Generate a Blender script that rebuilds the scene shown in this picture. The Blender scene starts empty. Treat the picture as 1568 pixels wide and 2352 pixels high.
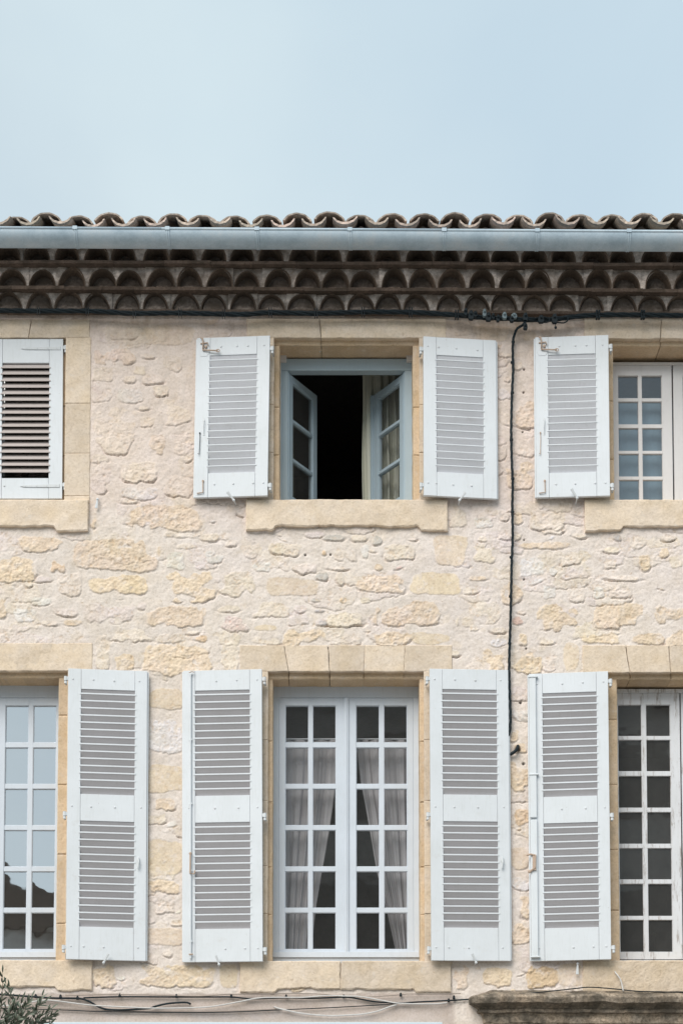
import bpy, math, random
import numpy as np
from mathutils import Vector, Matrix
random.seed(7); RNG = np.random.default_rng(11)
scene = bpy.context.scene
COL = scene.collection
R = math.radians

# ------------------------------------------------------------ camera model (survey frame: 1568 x 2352 units)
D = 14.0; CZ = 1.6; PITCH = R(4.0); F = 4223.0; SH = 1356.0
cp, sp = math.cos(PITCH), math.sin(PITCH)
def P(u, v, d=0.0):
    a = (u - 784) / F; b = (1176 - v + SH) / F
    dy = cp - b * sp; dz = sp + b * cp
    k = (D - d) / dy
    return Vector((a * k, -d, CZ + dz * k))
def X(u, v=1176, d=0.0): return P(u, v, d).x
def Zv(v, d=0.0): return P(784, v, d).z
PX = 0.0034

# ------------------------------------------------------------ object helpers
def tag(o, label=None, cat=None, group=None, kind=None):
    if label: o['label'] = label
    if cat: o['category'] = cat
    if group: o['group'] = group
    if kind: o['kind'] = kind
    return o
def empty(name, loc=(0, 0, 0)):
    o = bpy.data.objects.new(name, None); COL.objects.link(o); o.location = loc
    o.empty_display_size = .2
    return o
class MB:
    def __init__(s): s.v = []; s.f = []; s.c = []; s.sm = False
    def add(s, vs, fs, col=None):
        n = len(s.v); s.v.extend([tuple(p) for p in vs]); s.f.extend([tuple(i + n for i in f) for f in fs])
        if col is not None: s.c.extend([col] * len(vs))
    def box(s, a, b, M=None):
        x0, y0, z0 = a; x1, y1, z1 = b
        if x0 > x1: x0, x1 = x1, x0
        if y0 > y1: y0, y1 = y1, y0
        if z0 > z1: z0, z1 = z1, z0
        vs = [(x0,y0,z0),(x1,y0,z0),(x1,y1,z0),(x0,y1,z0),(x0,y0,z1),(x1,y0,z1),(x1,y1,z1),(x0,y1,z1)]
        if M is not None: vs = [M(*p) for p in vs]
        s.add(vs, [(0,3,2,1),(4,5,6,7),(0,1,5,4),(1,2,6,5),(2,3,7,6),(3,0,4,7)])
    def prism(s, pts, y0, y1, M=None):   # pts (x,z) polygon extruded in y
        n = len(pts)
        vs = [(x, y0, z) for x, z in pts] + [(x, y1, z) for x, z in pts]
        if M is not None: vs = [M(*p) for p in vs]
        fs = [tuple(range(n)), tuple(range(2*n-1, n-1, -1))] + [(i, i+n, (i+1) % n + n, (i+1) % n) for i in range(n)]
        s.add(vs, fs)
    def tube(s, pts, r, n=8, cap=True, taper=None):
        pts = [Vector(p) for p in pts]; m = len(pts); rings = []
        prev = Vector((.13, .97, .21)).normalized()
        vs = []
        for i, p in enumerate(pts):
            t = (pts[min(i+1, m-1)] - pts[max(i-1, 0)])
            t = t.normalized() if t.length > 1e-9 else Vector((0,0,1))
            a = prev - t * prev.dot(t)
            if a.length < 1e-4: a = t.orthogonal()
            a.normalize(); prev = a; b = t.cross(a)
            rr = r if taper is None else r * taper(i / (m - 1))
            for k in range(n):
                th = 2*math.pi*k/n
                vs.append(p + (a*math.cos(th) + b*math.sin(th)) * rr)
        fs = [(i*n+k, i*n+(k+1) % n, (i+1)*n+(k+1) % n, (i+1)*n+k) for i in range(m-1) for k in range(n)]
        if cap: fs += [tuple(range(n-1, -1, -1)), tuple((m-1)*n+k for k in range(n))]
        s.add(vs, fs)
    def ball(s, c, rx, ry, rz, n=8, m=6):
        vs = [(c[0], c[1], c[2]+rz)]
        for i in range(1, m):
            ph = math.pi*i/m
            for k in range(n):
                th = 2*math.pi*k/n
                vs.append((c[0]+rx*math.sin(ph)*math.cos(th), c[1]+ry*math.sin(ph)*math.sin(th), c[2]+rz*math.cos(ph)))
        vs.append((c[0], c[1], c[2]-rz)); L = len(vs)-1
        fs = [(0, 1+k, 1+(k+1) % n) for k in range(n)]
        for i in range(m-2):
            fs += [(1+i*n+k, 1+(i+1)*n+k, 1+(i+1)*n+(k+1) % n, 1+i*n+(k+1) % n) for k in range(n)]
        fs += [(L, 1+(m-2)*n+(k+1) % n, 1+(m-2)*n+k) for k in range(n)]
        s.add(vs, fs)
    def build(s, name, mat, parent=None, smooth=False, bevel=0.0):
        me = bpy.data.meshes.new(name); me.from_pydata(s.v, [], s.f); me.update()
        if s.c and len(s.c) == len(s.v):
            at = me.color_attributes.new('tint', 'FLOAT_COLOR', 'POINT')
            at.data.foreach_set('color', np.array([(c[0], c[1], c[2], 1) for c in s.c], dtype=np.float32).ravel())
        me.materials.append(mat)
        o = bpy.data.objects.new(name, me); COL.objects.link(o)
        if smooth: me.polygons.foreach_set('use_smooth', [True]*len(me.polygons))
        if parent is not None: o.parent = parent
        if bevel:
            md = o.modifiers.new('b', 'BEVEL'); md.width = bevel; md.segments = 2; md.limit_method = 'ANGLE'; md.angle_limit = R(50)
        return o

# ------------------------------------------------------------ numpy noise
_lat = {}
def vn(x, y, sc, seed=0):
    if seed not in _lat: _lat[seed] = np.random.default_rng(seed+100).random((256, 256)).astype(np.float32)
    L = _lat[seed]
    x = np.asarray(x)/sc + 57.3*seed; y = np.asarray(y)/sc + 31.7*seed
    xi = np.floor(x).astype(int); yi = np.floor(y).astype(int)
    fx = x-xi; fy = y-yi; fx = fx*fx*(3-2*fx); fy = fy*fy*(3-2*fy)
    a = L[xi & 255, yi & 255]; b = L[(xi+1) & 255, yi & 255]; c = L[xi & 255, (yi+1) & 255]; d = L[(xi+1) & 255, (yi+1) & 255]
    return ((a*(1-fx)+b*fx)*(1-fy) + (c*(1-fx)+d*fx)*fy)*2-1
def fbm(x, y, sc, seed=0, o=4, g=.5):
    r = 0; amp = 1; tot = 0
    for i in range(o):
        r = r + amp*vn(x, y, sc/2**i, seed+i*7); tot += amp; amp *= g
    return r/tot
def sst(a, b, x):
    t = np.clip((x-a)/(b-a), 0, 1); return t*t*(3-2*t)

# ------------------------------------------------------------ materials
def mat(name):
    m = bpy.data.materials.new(name); m.use_nodes = True
    nt = m.node_tree; b = nt.nodes['Principled BSDF']; return m, nt, b
def N(nt, t, **kw):
    n = nt.nodes.new(t)
    for k, v in kw.items():
        if k in n.inputs: n.inputs[k].default_value = v
        else: setattr(n, k, v)
    return n
def noise(nt, scale, detail=6, rough=.6, vec=None):
    n = N(nt, 'ShaderNodeTexNoise'); n.inputs['Scale'].default_value = scale; n.inputs['Detail'].default_value = detail; n.inputs['Roughness'].default_value = rough
    if vec is not None: nt.links.new(vec, n.inputs['Vector'])
    return n
def ramp(nt, src, stops):
    r = N(nt, 'ShaderNodeValToRGB'); e = r.color_ramp.elements
    while len(e) < len(stops): e.new(.5)
    for i, (p, c) in enumerate(stops): e[i].position = p; e[i].color = (c[0], c[1], c[2], 1) if not isinstance(c, (int, float)) else (c, c, c, 1)
    nt.links.new(src, r.inputs['Fac']); return r
def mixc(nt, fac, a, b, mode='MIX'):
    m = N(nt, 'ShaderNodeMix'); m.data_type = 'RGBA'; m.blend_type = mode
    for s, i in ((fac, 0), (a, 6), (b, 7)):
        if isinstance(s, bpy.types.NodeSocket): nt.links.new(s, m.inputs[i])
        elif i == 0: m.inputs[0].default_value = s
        else: m.inputs[i].default_value = (s[0], s[1], s[2], 1)
    return m.outputs[2]
def bump(nt, b, src, strength, dist):
    bp = N(nt, 'ShaderNodeBump'); bp.inputs['Strength'].default_value = strength; bp.inputs['Distance'].default_value = dist
    nt.links.new(src, bp.inputs['Height'])
    if b.inputs['Normal'].links: nt.links.new(b.inputs['Normal'].links[0].from_socket, bp.inputs['Normal'])
    nt.links.new(bp.outputs[0], b.inputs['Normal'])
def objco(nt):
    return N(nt, 'ShaderNodeTexCoord').outputs['Object']

def stone_mat():
    m, nt, b = mat('limestone')
    a = N(nt, 'ShaderNodeAttribute'); a.attribute_name = 'tint'
    co = objco(nt)
    n1 = noise(nt, 60, 8, .65, co); n2 = noise(nt, 7, 5, .6, co); n3 = noise(nt, 260, 4, .6, co)
    r1 = ramp(nt, n1.outputs['Fac'], [(.25, (.80, .78, .74)), (.5, (1, 1, 1)), (.75, (1.10, 1.10, 1.10))])
    r2 = ramp(nt, n2.outputs['Fac'], [(.3, (.92, .90, .87)), (.6, (1.04, 1.04, 1.05))])
    c = mixc(nt, 1, a.outputs['Color'], r1.outputs[0], 'MULTIPLY'); c = mixc(nt, 1, c, r2.outputs[0], 'MULTIPLY')
    n4 = noise(nt, 26, 5, .55, co); r4 = ramp(nt, n4.outputs['Fac'], [(.665, 0.0), (.72, .42)]); c = mixc(nt, r4.outputs[0], c, (.40, .27, .16))
    n5 = noise(nt, 15, 7, .7, co); r5 = ramp(nt, n5.outputs['Fac'], [(.30, .35), (.42, 0.0)]); c = mixc(nt, r5.outputs[0], c, (.82, .76, .72))
    nt.links.new(c, b.inputs['Base Color']); b.inputs['Roughness'].default_value = .95; b.inputs['Specular IOR Level'].default_value = .15
    bump(nt, b, n4.outputs['Fac'], .35, .006)
    bump(nt, b, n1.outputs['Fac'], .7, .006); bump(nt, b, n3.outputs['Fac'], .6, .0025)
    return m
M_STONE = stone_mat()
def paint(name, col, dirt=(.45, .40, .34), amt=.25, rough=.5, flake=0.0, grain=True, chips=0):
    m, nt, b = mat(name); co = objco(nt)
    mp = N(nt, 'ShaderNodeMapping'); nt.links.new(co, mp.inputs[0]); mp.inputs['Scale'].default_value = (1, 1, .12)
    n1 = noise(nt, 9, 8, .7, co); n2 = noise(nt, 60, 4, .7, mp.outputs[0]); n3 = noise(nt, 3, 4, .6, co)
    f = ramp(nt, n1.outputs['Fac'], [(.60, 0.0), (.80, amt)])
    c = mixc(nt, f.outputs[0], col, dirt)
    r3 = ramp(nt, n3.outputs['Fac'], [(.3, (.95, .95, .94)), (.7, (1.03, 1.03, 1.03))])
    c = mixc(nt, 1, c, r3.outputs[0], 'MULTIPLY')
    r5 = ramp(nt, n2.outputs['Fac'], [(.30, (.945, .945, .935)), (.48, (1, 1, 1))]); c = mixc(nt, 1, c, r5.outputs[0], 'MULTIPLY')
    if chips:
        n6 = noise(nt, 42, 6, .7, co); f6 = ramp(nt, n6.outputs['Fac'], [(.675, 0.0), (.70, chips)]); c = mixc(nt, f6.outputs[0], c, (.40, .36, .31))
    if flake:
        n4 = noise(nt, 38, 8, .75, mp.outputs[0]); f4 = ramp(nt, n4.outputs['Fac'], [(.60-.06*flake, 0.0), (.64, .85)])
        c = mixc(nt, f4.outputs[0], c, (.30, .25, .22))
        bump(nt, b, f4.outputs[0], .5, .002)
    nt.links.new(c, b.inputs['Base Color']); b.inputs['Roughness'].default_value = rough; b.inputs['Specular IOR Level'].default_value = .3
    if grain: bump(nt, b, n2.outputs['Fac'], .25, .0015)
    return m
M_SHUT = paint('shutter_paint', (.695, .722, .755), amt=.30, chips=.7)
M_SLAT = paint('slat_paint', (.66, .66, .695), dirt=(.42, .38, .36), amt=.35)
M_SLATLOW = paint('slat_paint_shaded', (.47, .45, .465), dirt=(.36, .32, .30), amt=.45)  # darker copy of the slat paint, shade of the lower slats painted in
M_SLATOLD = paint('slat_paint_weathered', (.50, .44, .42), dirt=(.25, .20, .17), amt=.5)
M_WIN = paint('window_paint', (.62, .67, .74), amt=.12)
M_WINOLD = paint('window_paint_flaking', (.70, .71, .74), amt=.5, flake=1.0, rough=.7)
M_WINBEIGE = paint('window_paint_cream', (.70, .68, .68), amt=.25, rough=.6)
M_BLUE = paint('blue_grey_paint', (.40, .49, .55), amt=.12)
M_IRON = paint('painted_iron', (.66, .68, .70), dirt=(.30, .13, .06), amt=.8, rough=.6)
M_RUST = paint('rusty_iron', (.50, .38, .30), dirt=(.22, .09, .04), amt=.9, rough=.8)
M_DARKW = paint('shade_dark_frame', (.05, .04, .035))  # near-black frame colour stands in for the shade behind the closed slats
M_SHOP = paint('shopfront_paint', (.62, .72, .78), amt=.1)
def plain(name, col, rough=.6, metal=0.0, var=.1, sc=20, bmp=0.0, spec=.3):
    m, nt, b = mat(name); co = objco(nt); n = noise(nt, sc, 6, .6, co)
    r = ramp(nt, n.outputs['Fac'], [(.3, (1-var,)*3), (.7, (1+var,)*3)])
    c = mixc(nt, 1, col, r.outputs[0], 'MULTIPLY'); nt.links.new(c, b.inputs['Base Color'])
    b.inputs['Roughness'].default_value = rough; b.inputs['Metallic'].default_value = metal; b.inputs['Specular IOR Level'].default_value = spec
    if bmp: bump(nt, b, n.outputs['Fac'], .6, bmp)
    return m
M_CABLE = plain('cable_rubber', (.010, .018, .023), .55, var=.3, sc=8, spec=.25)
M_WHITE_CABLE = plain('white_cable', (.60, .58, .56), .5)
M_TAN_CABLE = plain('tan_cable', (.33, .27, .23), .6)
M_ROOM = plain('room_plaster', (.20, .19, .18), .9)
M_ZINC = None
def zinc():
    m, nt, b = mat('zinc'); co = objco(nt); n = noise(nt, 5, 8, .7, co); n2 = noise(nt, 90, 4, .6, co)
    r = ramp(nt, n.outputs['Fac'], [(.35, (.36, .45, .52)), (.52, (.46, .55, .62)), (.72, (.54, .59, .63))])
    r2 = ramp(nt, n2.outputs['Fac'], [(.3, (.92,)*3), (.7, (1.05,)*3)])
    nt.links.new(mixc(nt, 1, r.outputs[0], r2.outputs[0], 'MULTIPLY'), b.inputs['Base Color'])
    b.inputs['Metallic'].default_value = .15; b.inputs['Roughness'].default_value = .65
    return m
M_ZINC = zinc()
def tint_mat(name, sc1, lo, hi, sc2=6, stain=None, bm=.004, rough=.95):
    m, nt, b = mat(name); co = objco(nt)
    a = N(nt, 'ShaderNodeAttribute'); a.attribute_name = 'tint'
    n1 = noise(nt, sc1, 8, .7, co); n2 = noise(nt, sc2, 6, .65, co)
    r1 = ramp(nt, n1.outputs['Fac'], [(.3, (lo,)*3), (.5, (1, 1, 1)), (.72, (hi,)*3)])
    c = mixc(nt, 1, a.outputs['Color'], r1.outputs[0], 'MULTIPLY')
    if stain:
        r2 = ramp(nt, n2.outputs['Fac'], [(.42, 0.0), (.62, .85)]); c = mixc(nt, r2.outputs[0], c, stain)
    nt.links.new(c, b.inputs['Base Color']); b.inputs['Roughness'].default_value = rough; b.inputs['Specular IOR Level'].default_value = .15
    bump(nt, b, n1.outputs['Fac'], .8, bm)
    return m
M_TILE = tint_mat('terracotta', 45, .6, 1.3, 9, (.30, .26, .225))
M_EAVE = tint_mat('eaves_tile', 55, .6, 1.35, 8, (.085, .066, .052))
M_MORT = tint_mat('eaves_mortar', 50, .6, 1.5, 7, (.20, .16, .13))
M_LICHEN = tint_mat('stained_stone', 50, .35, 1.6, 6, (.07, .062, .05), bm=.008)
def glass(name, fac, tint=(.86, .92, .92), rough=.015, dust=.03):
    m = bpy.data.materials.new(name); m.use_nodes = True; nt = m.node_tree; nt.nodes.clear()
    o = N(nt, 'ShaderNodeOutputMaterial'); mx = N(nt, 'ShaderNodeMixShader'); t = N(nt, 'ShaderNodeBsdfTransparent'); g = N(nt, 'ShaderNodeBsdfGlossy')
    t.inputs[0].default_value = (*tint, 1); g.inputs['Color'].default_value = (.93, .95, .97, 1); g.inputs['Roughness'].default_value = rough
    lw = N(nt, 'ShaderNodeLayerWeight'); lw.inputs['Blend'].default_value = .5; fr = N(nt, 'ShaderNodeMath'); fr.operation = 'POWER'; nt.links.new(lw.outputs['Facing'], fr.inputs[0]); fr.inputs[1].default_value = 6
    mr = N(nt, 'ShaderNodeMath'); mr.operation = 'MAXIMUM'; nt.links.new(fr.outputs[0], mr.inputs[0]); mr.inputs[1].default_value = fac
    co = objco(nt); n = noise(nt, 3.5, 2, .5, co); bp = N(nt, 'ShaderNodeBump'); bp.inputs['Strength'].default_value = .12; bp.inputs['Distance'].default_value = .01
    nt.links.new(n.outputs['Fac'], bp.inputs['Height']); nt.links.new(bp.outputs[0], g.inputs['Normal'])
    nt.links.new(mr.outputs[0], mx.inputs[0]); nt.links.new(t.outputs[0], mx.inputs[1]); nt.links.new(g.outputs[0], mx.inputs[2]); 
    df = N(nt, 'ShaderNodeBsdfDiffuse'); df.inputs[0].default_value = (.62, .60, .57, 1); n2 = noise(nt, 12, 6, .7, co); rd = ramp(nt, n2.outputs['Fac'], [(.3, dust*.8), (.75, dust*1.3)])
    m2 = N(nt, 'ShaderNodeMixShader'); nt.links.new(rd.outputs[0], m2.inputs[0]); nt.links.new(mx.outputs[0], m2.inputs[1]); nt.links.new(df.outputs[0], m2.inputs[2]); nt.links.new(m2.outputs[0], o.inputs[0])
    return m
M_GL = glass('window_glass', .11, (.95, .96, .97))
M_GLREF = glass('coated_glass', .62)
M_GLOLD = glass('old_glass', .16, (.6, .6, .58), dust=.055)
M_GLUP = glass('upper_glass', .12, (.8, .86, .88))
def cloth(name, col, trans=.35):
    m, nt, b = mat(name); co = objco(nt); n = noise(nt, 300, 3, .6, co)
    b.inputs['Base Color'].default_value = (*col, 1); b.inputs['Roughness'].default_value = .95; b.inputs['Specular IOR Level'].default_value = .1
    tr = N(nt, 'ShaderNodeBsdfTranslucent'); tr.inputs[0].default_value = (*col, 1)
    mx = N(nt, 'ShaderNodeMixShader'); mx.inputs[0].default_value = trans
    nt.links.new(b.outputs[0], mx.inputs[1]); nt.links.new(tr.outputs[0], mx.inputs[2]); nt.links.new(mx.outputs[0], nt.nodes['Material Output'].inputs[0])
    bump(nt, b, n.outputs['Fac'], .2, .001)
    return m
M_CURT = cloth('curtain_linen', (.62, .60, .61))
M_CURTG = cloth('curtain_green_grey', (.78, .78, .68))
M_CURTB = cloth('blind_blue_grey', (.40, .50, .58))

# ------------------------------------------------------------ the stone rubble wall
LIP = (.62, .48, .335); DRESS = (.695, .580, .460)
MORTAR = (.750, .667, .610)
YEL = (.750, .610, .462); PALE = (.76, .665, .58); WHITE = (.75, .71, .68); GREY = (.50, .47, .44); RED = (.70, .58, .52); ORG = (.68, .51, .34); PINK = (.62, .44, .38); SMO = (.75, .625, .485)
# u, v, w, h, kind (survey units).  y rough yellow, p pale, w white, s smooth, g grey, r red, o orange, k pink, b projecting rubble
ST = """284 768 66 22 p;390 768 112 48 s;264 814 100 46 y;341 817 30 12 b;397 836 42 44 p;320 850 28 22 p;236 858 48 34 p;297 871 30 18 b;350 869 46 22 b;233 903 48 40 p;369 896 34 26 b;300 907 60 34 w;405 945 66 60 p;263 990 92 112 p;338 968 32 26 p;362 1020 38 48 y;415 1017 46 54 p;318 1083 80 46 b;230 1094 48 86 p;318 1132 84 30 w;410 1116 64 50 p;375 1188 165 60 y;297 1152 32 10 b;216 1198 14 30 y
1127 765 80 36 s;1165 869 16 14 b;1217 770 28 22 s;1192 838 20 20 b;1160 902 32 26 w;1205 950 46 70 y;1205 1022 48 54 p;1152 1033 26 44 p;1193 1091 62 62 y;1150 1182 36 26 p;1256 1195 80 46 b;1190 1190 20 30 y;1110 1200 40 24 w
93 1248 98 35 y;267 1274 198 73 y;480 1234 44 20 b;428 1254 46 13 p;408 1287 50 42 w;492 1279 46 28 w;531 1247 25 16 b;35 1307 84 58 y;132 1300 32 28 o;160 1342 54 54 p;276 1342 138 42 y;427 1347 136 72 y;545 1342 76 58 p;66 1338 18 20 b;5 1390 24 58 y;95 1380 46 20 w;55 1411 54 30 w;150 1406 56 20 b;167 1430 46 13 y;113 1431 38 12 b;249 1406 110 52 p;326 1391 22 20 p;404 1415 136 50 y;527 1399 52 16 p;538 1433 62 34 r;302 1459 84 28 p;388 1463 60 28 p;465 1466 34 14 o;405 1518 152 74 y;286 1520 40 44 y;234 1495 34 84 p;527 1505 40 75 p
572 1267 38 30 p;654 1261 74 28 b;766 1234 50 14 g;824 1234 32 16 b;865 1239 22 22 g;744 1267 12 16 o;793 1272 48 31 p;837 1265 18 36 w;918 1267 72 38 b;1033 1263 74 70 s;700 1305 54 24 b;775 1305 40 9 b;738 1323 27 22 g;671 1347 118 40 s;780 1327 18 30 b;868 1302 24 16 y;874 1340 108 38 y;1000 1340 112 52 s;623 1400 80 35 p;689 1398 28 20 p;725 1378 22 8 g;788 1378 16 14 o;733 1403 24 6 g;790 1422 84 30 b;934 1408 148 58 y;610 1441 52 14 s;700 1463 94 40 y;600 1472 90 18 p;790 1468 76 30 p;900 1466 84 34 y;985 1466 90 28 s;840 1378 24 14 p;600 1300 40 22 w;740 1431 20 14 g
1115 1270 60 40 p;1108 1237 20 14 b;1157 1228 30 22 b;1096 1327 42 11 y;1177 1360 50 56 y;1082 1356 34 16 p;1250 1252 114 18 y;1221 1301 56 42 w;1269 1214 54 26 b;1311 1281 44 28 b;1320 1316 54 26 p;1270 1312 18 22 w;1404 1263 34 16 b;1400 1294 30 22 p;1466 1245 42 26 p;1481 1287 26 46 y;1527 1265 24 28 y;1536 1234 28 20 b;1554 1287 32 38 p;1433 1327 70 14 b;1261 1360 28 28 w;1323 1364 42 36 p;1426 1360 48 26 p;1375 1360 22 28 w;1280 1419 98 60 y;1393 1415 60 56 y;1448 1410 62 54 y;1545 1410 76 50 y;1073 1426 48 44 p;1192 1426 30 18 k;1144 1448 32 14 b;1203 1468 26 30 y;1144 1475 40 20 w;1135 1514 64 54 y;1210 1521 68 54 y;1312 1507 36 66 s;1378 1466 84 22 y;1488 1464 72 32 y;1560 1466 60 36 y;1256 1474 32 14 b;1265 1521 36 44 p
381 1604 84 50 s;381 1788 84 62 s;381 1848 46 26 y;378 1690 80 80 w;378 1971 84 80 s;381 2036 80 34 y;378 2085 42 28 b;407 2120 30 16 b;378 2152 84 40 s;384 2191 22 16 b;240 2243 50 52 y;400 2243 180 50 y;1193 1592 40 34 p;1182 1689 22 30 y;1193 1780 46 76 y;1196 1883 38 48 o;1193 1971 44 52 s;1205 2085 26 52 y;1196 2147 46 48 y;1143 2246 68 44 y;1246 2246 74 50 o;1311 2240 58 52 s;1057 2246 36 50 y;1196 1640 40 30 w;1196 2030 44 30 w;1330 1230 30 12 b;1195 1720 30 22 y;525 2243 40 52 s"""
stones = []
for s in ST.replace('\n', ';').split(';'):
    if s.strip():
        a = s.split(); stones.append((float(a[0]), float(a[1]), float(a[2]), float(a[3]), a[4], random.uniform(-.05, .05)))
rr = random.Random(5)
def clash(u, v, w, h, pad=1.0):
    for (a, b, c, d, k, r) in stones:
        if abs(u-a) < (w+c)/2*pad and abs(v-b) < (h+d)/2*pad: return True
    return False
for i in range(1700):        # small pinning stones between the large ones
    u = rr.uniform(205, 1568); v = rr.uniform(735, 2345); w = rr.uniform(8, 34); h = w*rr.uniform(.3, .8)
    if not clash(u, v, w, h, 1.05): stones.append((u, v, w, h, rr.choice('bbpwgyk' if i % 9 == 0 else 'bbppwy'), rr.uniform(-.5, .5)))
    if len(stones) > 430: break
for i in range(1500):        # courses beyond the frame
    side = rr.choice((-1, 1)); u = -rr.uniform(215, 900) if side < 0 else rr.uniform(1600, 2440); v = rr.uniform(735, 2345)
    w = rr.uniform(30, 130); h = w*rr.uniform(.35, .7)
    if not clash(u, v, w, h, .95): stones.append((u, v, w, h, rr.choice('yyppswb'), rr.uniform(-.08, .08)))
faint = []
for i in range(520):
    w = rr.uniform(36, 120); faint.append((rr.uniform(-820, 2380), rr.uniform(735, 2280), w, w*rr.uniform(.35, .75), 'f', rr.uniform(-.12, .12)))
stones = faint + stones
ZTOP = Zv(600); ZBOT = 3.0; XE = 5.5
def axis(a, b, c, d, fine, coarse):
    return np.concatenate([np.arange(a, b, coarse), np.arange(b, c, fine), np.arange(c, d+coarse, coarse)])
# openings: survey units (outer rebate rectangle)
OP = {  # name: (uL,uR,vTop,vBot), inner (uL,uR,vTop)
 'UL': (-191, 147.5, 776, 1147, -178, 134.5, 793),
 'UM': (628, 963, 776, 1147, 641, 949, 793),
 'UR': (1401, 1737, 778, 1147, 1412, 1726, 794.6),
 'LL': (-203, 149, 1542, 2206, -192, 138, 1558),
 'LM': (614, 975, 1543, 2208, 627, 962, 1560.6),
 'LR': (1401, 1751, 1545.5, 2207, 1413.5, 1739, 1561)}
SUR = {'UL': (-250, 206, 734, 1147), 'UM': (567, 1024, 731, 1147), 'UR': (1342, 1796, 731, 1147),
       'LL': (-266, 212, 1478, 2206), 'LM': (551, 1038, 1483, 2208), 'LR': (1338, 1813, 1483, 2207)}
SILL = {'UL': (-247, 203), 'UM': (565, 1028), 'UR': (1343, 1793), 'LL': (-266, 212), 'LM': (551, 1036), 'LR': (1338, 1800)}
SILLB = {'UL': 1219, 'UM': 1218, 'UR': 1220, 'LL': 2277, 'LM': 2281, 'LR': 2290}

def build_wall(house):
    xs = axis(-XE, -2.72, 2.72, XE, .0055, .018); zs = np.concatenate([np.arange(ZBOT, 3.15, .02), np.arange(3.15, Zv(700), .0055), np.arange(Zv(700)+.01, ZTOP, .03)])
    Xg, Zg = np.meshgrid(xs, zs, indexing='ij')
    H = .004*fbm(Xg, Zg, .35, 1, 3) + .0050*fbm(Xg, Zg, .08, 2, 4) + .0026*fbm(Xg, Zg, .024, 3, 2)
    C = np.empty(Xg.shape+(3,), np.float32)
    t = fbm(Xg, Zg, .5, 4, 4); t2 = fbm(Xg, Zg, .05, 5, 3)
    for i in range(3): C[..., i] = MORTAR[i]*(1+.07*t+.03*t2)
    C[..., 2] *= (1+.03*fbm(Xg, Zg, .9, 6, 2)); 
    wx = .017*fbm(Xg, Zg, .07, 8, 3) + .0075*fbm(Xg, Zg, .022, 9, 2); wz = .015*fbm(Xg, Zg, .06, 10, 3) + .0075*fbm(Xg, Zg, .022, 12, 2)
    rough = fbm(Xg, Zg, .032, 13, 3, .6); fine = fbm(Xg, Zg*1.0, .014, 14, 2, .7); med = fbm(Xg, Zg, .09, 15, 2)
    chis = fbm(Xg+.35*Zg, Zg*.3, .02, 16, 3)
    PR = {'y': (YEL, .0075, .0070, .5), 'p': (PALE, .0055, .0055, .5), 'w': (WHITE, .005, .005, .4), 's': (SMO, .003, .0012, 0), 'g': (GREY, .011, .004, .8),
          'r': (RED, .007, .009, .3), 'o': (ORG, .008, .008, .3), 'k': (PINK, .007, .004, .4), 'b': (PALE, .010, .0065, 1.2), 'f': ((.745, .655, .585), .0035, .0045, .5)}
    spots = sst(.12, .45, fbm(Xg, Zg, .045, 18, 4, .65)); cav = sst(.05, .6, -(rough*.5+fine*.6)); streak = fbm(Xg, Zg, .16, 17, 4)
    q = random.Random(3)
    for (u, v, w, h, k, rot) in stones:
        c = P(u, v, .01); a = w*PX/2*1.0; b = h*PX/2*1.0
        col, rise, ro, tilt = PR[k]
        i0, i1 = np.searchsorted(xs, [c.x-a*1.5-.02, c.x+a*1.5+.02]); j0, j1 = np.searchsorted(zs, [c.z-b*1.5-.02, c.z+b*1.5+.02])
        if i1 <= i0 or j1 <= j0: continue
        S = np.s_[i0:i1, j0:j1]
        am = min(1, (min(a, b))/.05) * (.7 if k == 's' else 1.15)
        dx = Xg[S]-c.x + wx[S]*am; dz = Zg[S]-c.z + wz[S]*am
        ca, sa = math.cos(rot), math.sin(rot); dx, dz = dx*ca+dz*sa, -dx*sa+dz*ca
        # wedge and skew the outline so that no two stones are alike
        kk = q.uniform(-.18, .18); dz = dz*(1+kk*np.clip(dx/a, -1, 1)); dx = dx*(1+q.uniform(-.18, .18)*np.clip(dz/b, -1, 1))
        n = q.uniform(2.6, 5.5) if min(a, b) > .035 else q.uniform(2.0, 3.0)
        r = (np.abs(dx/a)**n + np.abs(dz/b)**n)**(1/n)
        sd = (1-r)*min(a, b)
        up = float(sst(1215, 1120, v))
        bt = np.clip(.5-dz/b*.5, 0, 1)
        sd = sd - .5*min(a, b)*sst(.10, .50, -med[S]+.25*(.5-bt))*(0 if k in 'sbg' else 1)      # mortar lapping over the face
        m = sst(-.002, .0035, sd)
        mc = m*(.97-.30*up)
        hs = H[S]*.5 + rise*(.10+.90*bt**1.5) + (ro*rough[S] + ro*.55*fine[S])*sst(-.002, .016, sd)
        if k in 'ys': hs = hs + (.0030 if k == 'y' else .001)*chis[S]
        H[S] = H[S]*(1-m) + hs*m
        g = np.exp(-((sd+.005)/.0045)**2)*np.clip(bt*2-1, 0, 1)*(.35+tilt)*q.uniform(.3, 2.0)*(.3+.9*np.clip(med[S]+.5, 0, 1))
        H[S] -= .008*g
        br = q.uniform(.94, 1.05); yb = q.uniform(-.06, .06)
        pit = cav[S]; st_ = streak[S]
        for i in range(3):
            cc = col[i]*br*(1 + (yb if i == 2 else 0)) * (1+.05*rough[S]) * (1 + (.10 if i == 2 else .02)*st_)
            deep = YEL[i]*(.80, .68, .52)[i]
            cc = cc*(1-.42*pit) + ((.36, .17, .12)[i] if k == 'r' else deep)*.42*(1.9 if k == 'r' else 1)*pit
            mq = mc*.88*(1-.55*spots[S])
            C[S][..., i] = C[S][..., i]*(1-mq) + cc*mq
    oc = sst(.30, .62, fbm(Xg, Zg, .11, 26, 4, .6))*.30; upz = sst(Zv(1240), Zv(1120), Zg)
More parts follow.
